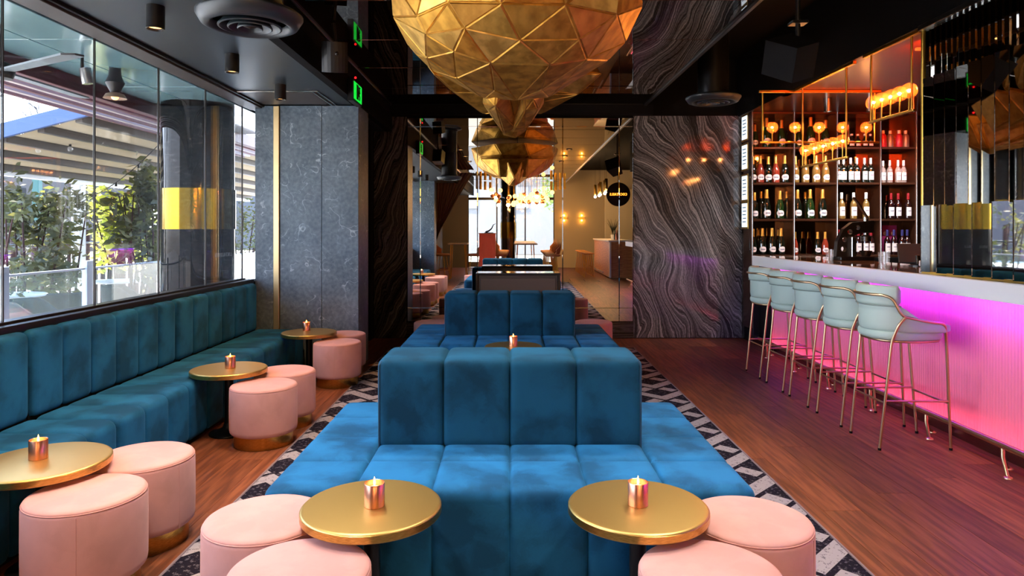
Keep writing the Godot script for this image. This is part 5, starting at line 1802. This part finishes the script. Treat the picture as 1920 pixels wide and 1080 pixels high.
func shell_stool(label: String, at: Vector3, turn: float) -> void:
	var t := thing("shell_stool", label, "bar stool", at, turn, "tan shell back stools")
	part("back_shell", kept("sh_back", func():
		var rows := []
		for i in 15:
			var u := i / 14.0 * 2 - 1
			var a := u * 1.15
			var row := PackedVector3Array()
			for j in 9:
				var v := j / 8.0
				var w := sin(PI * (0.28 + 0.72 * v)) if v > 0.3 else 0.9
				var rr := 0.26 * lerpf(0.8, 1.0, sin(PI * minf(1.0, v * 0.9 + 0.1)))
				row.append(Vector3(-cos(a * w) * rr - 0.05 * v + 0.03, 0.76 + 0.46 * v * (1.0 - 0.28 * u * u), sin(a * w) * rr))
			rows.append(row)
		return G.new().grid(rows)), M.tan_leather, t)
	part("seat", kept("sh_seat", func(): return G.new().lathe([Vector2(0, 0.70), Vector2(0.20, 0.70), Vector2(0.235, 0.73), Vector2(0.225, 0.77), Vector2(0, 0.785)], 30, 0.3)), M.tan_leather, t)
	for k in 4:
		var a := TAU * (k + 0.5) / 4
		part("leg", kept("sh_leg%d" % k, func(): return G.new().tube([Vector3(cos(a) * 0.27, 0, sin(a) * 0.27), Vector3(cos(a) * 0.14, 0.71, sin(a) * 0.14)], 0.011, 8)), M.gilt, t)
	part("foot_ring", kept("sh_ring", func():
		var p := []
		for k in 24:
			p.append(Vector3(cos(TAU * k / 24) * 0.215, 0.28, sin(TAU * k / 24) * 0.215))
		return G.new().tube(p, 0.007, 6, true)), M.gilt, t)


func dining() -> void:
	M.tan_leather = mat(c8(190, 136, 84), 0.55)
	# coral host stand with a crane ornament
	var h := thing("host_stand", "coral fluted host stand with a dark bird ornament, seen in the mirror", "lectern", Vector3(-0.76, 0, 0.95))
	part("body", G.new().box(Vector3(0, 0.69, 0), Vector3(0.46, 1.36, 0.40), 0.01), mat(c8(255, 104, 56), 0.55), h)
	for k in 16:
		part("flute", kept("hflute", func(): return G.new().tube([Vector3(0, 0.03, 0), Vector3(0, 1.35, 0)], 0.012, 8)), mat(c8(232, 96, 56), 0.55) if k == 0 else h.get_child(0).material_override, h, Vector3(-0.215 + 0.0287 * k, 0, -0.2))
	part("top", G.new().box(Vector3(0, 1.38, 0), Vector3(0.50, 0.025, 0.44), 0.005), M.copper, h)
	var cr := thing("bird_ornament", "slender dark bird ornament on top of the coral host stand", "ornament", Vector3(-0.72, 1.393, 0.95))
	part("body", G.new().tube([Vector3(-0.10, 0.02, 0), Vector3(0, 0.06, 0), Vector3(0.08, 0.13, 0), Vector3(0.13, 0.24, 0), Vector3(0.2, 0.27, 0)], 0.03, 10, false, 0.006), M.black_metal, cr)
	part("base", G.new().box(Vector3(0, 0.008, 0), Vector3(0.26, 0.016, 0.1), 0.004), M.black_metal, cr)
	# tables and stools
	for d in [[0.35, 3.7, 4.6, 0.70, "long pale high dining table before the end windows, seen in the mirror"], [-1.68, 1.9, 0.6, 0.6, "small high table by the brown drape, seen in the mirror"]]:
		var t := thing("high_table", d[4], "table", Vector3(d[0], 0, d[1]))
		part("table_top", G.new().box(Vector3(0, 1.06, 0), Vector3(d[3], 0.04, d[2]), 0.008), mat(c8(200, 186, 160), 0.4), t)
		for sx in [-1, 1]:
			for sz in [-1, 1]:
				part("leg", G.new().tube([Vector3(sx * d[3] * 0.42, 0, sz * d[2] * 0.42), Vector3(sx * d[3] * 0.34, 1.04, sz * d[2] * 0.42)], 0.016, 8), M.gilt, t)
	var nth := ["first", "second", "third", "fourth", "fifth", "sixth"]
	for k in 6:
		shell_stool("tan shell back stool on the window side of the long high table, %s along" % nth[k], Vector3(-0.42, 0, 1.55 + 0.75 * k), 0.0)
		shell_stool("tan shell back stool on the bar side of the long high table, %s along" % nth[k], Vector3(1.14, 0, 1.35 + 0.75 * k), PI)
	shell_stool("tan shell back stool left of the small high table by the drape", Vector3(-2.16, 0, 1.7), 0.3)
	shell_stool("tan shell back stool right of the small high table by the drape", Vector3(-1.18, 0, 1.6), PI - 0.2)
	# second bar with backless stools
	var b := thing("dining_bar", "timber faced bar with a pale top at the dining end, seen in the mirror", "bar counter", Vector3(3.25, 0, 4.4))
	part("front", G.new().box(Vector3(-0.28, 0.56, 0), Vector3(0.06, 1.1, 4.2), 0.005), M.timber, b)
	part("end", G.new().box(Vector3(0.05, 0.56, -2.1), Vector3(0.66, 1.1, 0.06), 0.005), M.timber, b)
	part("top", G.new().box(Vector3(0.03, 1.14, 0), Vector3(0.76, 0.05, 4.36), 0.006), M.counter, b)
	part("corner_post", G.new().box(Vector3(-0.29, 0.56, -2.1), Vector3(0.05, 1.1, 0.09), 0.005), M.counter, b)
	part("foot_rail", G.new().tube([Vector3(-0.5, 0.17, -2.0), Vector3(-0.5, 0.17, 2.0)], 0.02, 10), M.steel, b)
	for k in 6:
		var s := thing("backless_stool", "backless timber stool with brass legs at the dining bar, %s along" % ["first", "second", "third", "fourth", "fifth", "sixth"][k], "bar stool", Vector3(2.35, 0, 2.75 + 0.6 * k), 0, "backless stools at the dining bar")
		part("seat", kept("bs_seat", func(): return G.new().lathe([Vector2(0, 0.72), Vector2(0.165, 0.72), Vector2(0.175, 0.735), Vector2(0.17, 0.755), Vector2(0, 0.76)], 28)), M.timber, s)
		for q in 4:
			var a := TAU * (q + 0.5) / 4
			part("leg", kept("bs_leg%d" % q, func(): return G.new().tube([Vector3(cos(a) * 0.22, 0, sin(a) * 0.22), Vector3(cos(a) * 0.12, 0.72, sin(a) * 0.12)], 0.011, 8)), M.gilt, s)
	for k in 5:
		var o := thing("dining_bar_bottle", "copper toned bottle on the dining bar, %s in the row" % ["first", "second", "third", "fourth", "fifth"][k], "bottle", Vector3(3.2 + 0.09 * (k % 2), 1.165, 2.6 + 0.16 * k), 0, "bottles on the dining bar")
		part("glass_body", kept("dbb", func(): return G.new().lathe([Vector2(0, 0), Vector2(0.04, 0), Vector2(0.042, 0.17), Vector2(0.016, 0.23), Vector2(0.016, 0.31), Vector2(0, 0.31)], 18)), [M.copper, M.clear, M.bottle_green][k % 3], o)
	var pl := thing("potted_fern", "dark spiky fern in a pot on the dining bar", "plant", Vector3(3.25, 1.165, 3.7))
	part("pot", G.new().lathe([Vector2(0, 0), Vector2(0.07, 0), Vector2(0.09, 0.16), Vector2(0, 0.15)], 24), M.white_paint, pl)
	for k in 12:
		var a := TAU * k / 12.0
		part("frond", G.new().tube([Vector3(0, 0.14, 0), Vector3(cos(a) * 0.07, 0.36, sin(a) * 0.07), Vector3(cos(a) * 0.2, 0.55 + 0.06 * (k % 3), sin(a) * 0.2)], 0.02, 6, false, 0.004), M.leaf_dark, pl)
	# round sign: it faces the mirror, which turns its word about
	var sg := thing("round_sign", "round black sign with the glowing word COCKTAILS, reversed in the mirror", "sign", Vector3(3.22, 2.58, 2.4))
	part("disc", G.new().lathe([Vector2(0, -0.03), Vector2(0.36, -0.03), Vector2(0.37, -0.02), Vector2(0.37, 0.02), Vector2(0.36, 0.03), Vector2(0, 0.03)], 56), M.black_metal, sg, Vector3.ZERO, Vector3(PI / 2, 0, 0))
	var tm := TextMesh.new()
	var f := SystemFont.new()
	f.font_names = PackedStringArray(["Droid Sans"])
	f.font_weight = 700
	tm.font = f
	tm.text = "COCKTAILS"
	tm.font_size = 64
	tm.pixel_size = 0.0016
	tm.depth = 0.012
	part("sign_lettering", tm, glow(Color(1.0, 0.55, 0.16), 4.0), sg, Vector3(0, 0, -0.036), Vector3(0, PI, 0))
	part("hanger", G.new().tube([Vector3(0, 0.36, 0), Vector3(0, 1.26, 0)], 0.012, 8), M.black_metal, sg)
	# chandelier of globes and brass tubes
	var ch := thing("globe_chandelier", "wide chandelier of many small glowing globes under brass tubes, seen in the mirror", "chandelier", Vector3(0.2, 0, 5.2))
	var r := RandomNumberGenerator.new()
	r.seed = 5
	var gl := kept("cglobe", func(): return G.new().ball(Vector3.ZERO, 0.075, 14))
	var gm := glow(Color(1.0, 0.74, 0.40), 4.5)
	for k in 46:
		var x := r.randf_range(-1.15, 1.15)
		var p := Vector3(x, 2.42 + 0.42 * r.randf() + 0.22 * absf(x) - 0.22 * r.randf(), r.randf_range(-0.5, 0.5))
		part("globe_bulb", gl, gm if k % 3 else M.copper, ch, p)
		part("drop_rod", G.new().tube([p + Vector3(0, 0.06, 0), Vector3(p.x, 3.19, p.z)], 0.005, 6), M.gilt, ch)
		if k % 6 == 0:
			omni(p + Vector3(0, -0.12, 0), Color(1.0, 0.74, 0.46), 0.9, 0.06, ch)
	for k in 8:
		var x: float = [-1.5, -1.38, -1.22, -1.05, 1.08, 1.25, 1.4, 1.55][k]
		part("brass_tube", kept("btube", func(): return G.new().tube([Vector3.ZERO, Vector3(0, 0.30, 0)], 0.045, 14)), M.gilt, ch, Vector3(x, 2.75 + 0.2 * absf(x) * 0.5, r.randf_range(-0.3, 0.3)))
	# dark column with a gold band before the end windows
	var dc := thing("black_column", "glossy dark column with a gold band before the end windows, seen in the mirror", "column", Vector3(-0.25, 0, 8.0))
	part("shaft", G.new().lathe([Vector2(0, 0), Vector2(0.30, 0), Vector2(0.30, 3.2), Vector2(0, 3.2)], 48), mat(c8(96, 94, 94), 0.05, 1.0), dc)
	part("gold_band", G.new().lathe([Vector2(0.30, 1.15), Vector2(0.312, 1.152), Vector2(0.312, 1.78), Vector2(0.30, 1.782)], 48), M.gold_glass, dc)
	# brass tube lights over the second bar
	for k in 5:
		var bt := thing("bar_tube_light", "brass tube pendant over the dining bar, %s in the row" % ["first", "second", "third", "fourth", "fifth"][k], "pendant light", Vector3(2.85 + 0.05 * (k % 2), 2.75, 2.4 + 0.75 * k), 0, "brass tube pendants over the dining bar")
		part("tube", kept("btl", func(): return G.new().lathe([Vector2(0.0, 0.32), Vector2(0.04, 0.32), Vector2(0.045, 0.31), Vector2(0.045, 0.0), Vector2(0.04, 0.0), Vector2(0.04, 0.3)].slice(0, 4) + [Vector2(0, 0.0)], 20)), M.gilt, bt)
		part("bulb", kept("btb", func(): return G.new().ball(Vector3(0, -0.035, 0), 0.035, 12)), M.warm_glow, bt)
		part("cord", kept("btc", func(): return G.new().tube([Vector3(0, 0.31, 0), Vector3(0, 1.1, 0)], 0.004, 6)), M.black_metal, bt)
		omni(Vector3(0, -0.1, 0), Color(1.0, 0.80, 0.55), 0.7, 0.04, bt)
	# wall sconces on the beige end wall
	for k in 2:
		var sc := thing("wall_sconce", "small box sconce glowing up and down on the beige wall, %s one" % ["left", "right"][k], "wall light", Vector3(1.95 + 0.7 * k, 1.95, 8.34), 0, "sconces on the beige wall")
		part("shade", G.new().box(Vector3(0, 0, 0), Vector3(0.26, 0.07, 0.10), 0.005), M.gilt, sc)
		part("lamp_glow", G.new().box(Vector3(0, 0.036, 0), Vector3(0.2, 0.006, 0.07)), M.warm_glow, sc)
		omni(Vector3(0, 0.10, -0.02), Color(1.0, 0.66, 0.22), 0.07, 0.03, sc)
		omni(Vector3(0, -0.10, -0.02), Color(1.0, 0.66, 0.22), 0.07, 0.03, sc)
	var ws := thing("wall_sconce", "small warm sconce on the dark side wall behind the drape, seen in the mirror", "wall light", Vector3(-2.82, 1.95, 1.9), 0, "")
	part("shade", G.new().box(Vector3.ZERO, Vector3(0.07, 0.12, 0.12), 0.005), M.gilt, ws)
	part("lamp_glow", G.new().box(Vector3(0, 0.065, 0), Vector3(0.05, 0.006, 0.09)), M.filament, ws)
	omni(Vector3(0.02, 0.12, 0), Color(1.0, 0.6, 0.22), 0.3, 0.03, ws)
	# brown drape gathered to one side
	var rows := []
	for i in 61:
		var u := i / 60.0
		var row := PackedVector3Array()
		for j in 21:
			var v := j / 20.0
			var right := lerpf(1.12, 0.10, pow(v, 0.9))
			row.append(Vector3(-2.28 + u * right, 3.15 - v * (1.75 + 0.35 * (1.0 - u)), 1.15 + 0.045 * sin(u * 60.0) * (1.0 - 0.4 * v)))
		rows.append(row)
	var cur := solo("drape", G.new().grid(rows), mat(c8(126, 86, 54), 0.7), "sheer brown drape tied to one side at the dining end, seen in the mirror", "curtain")
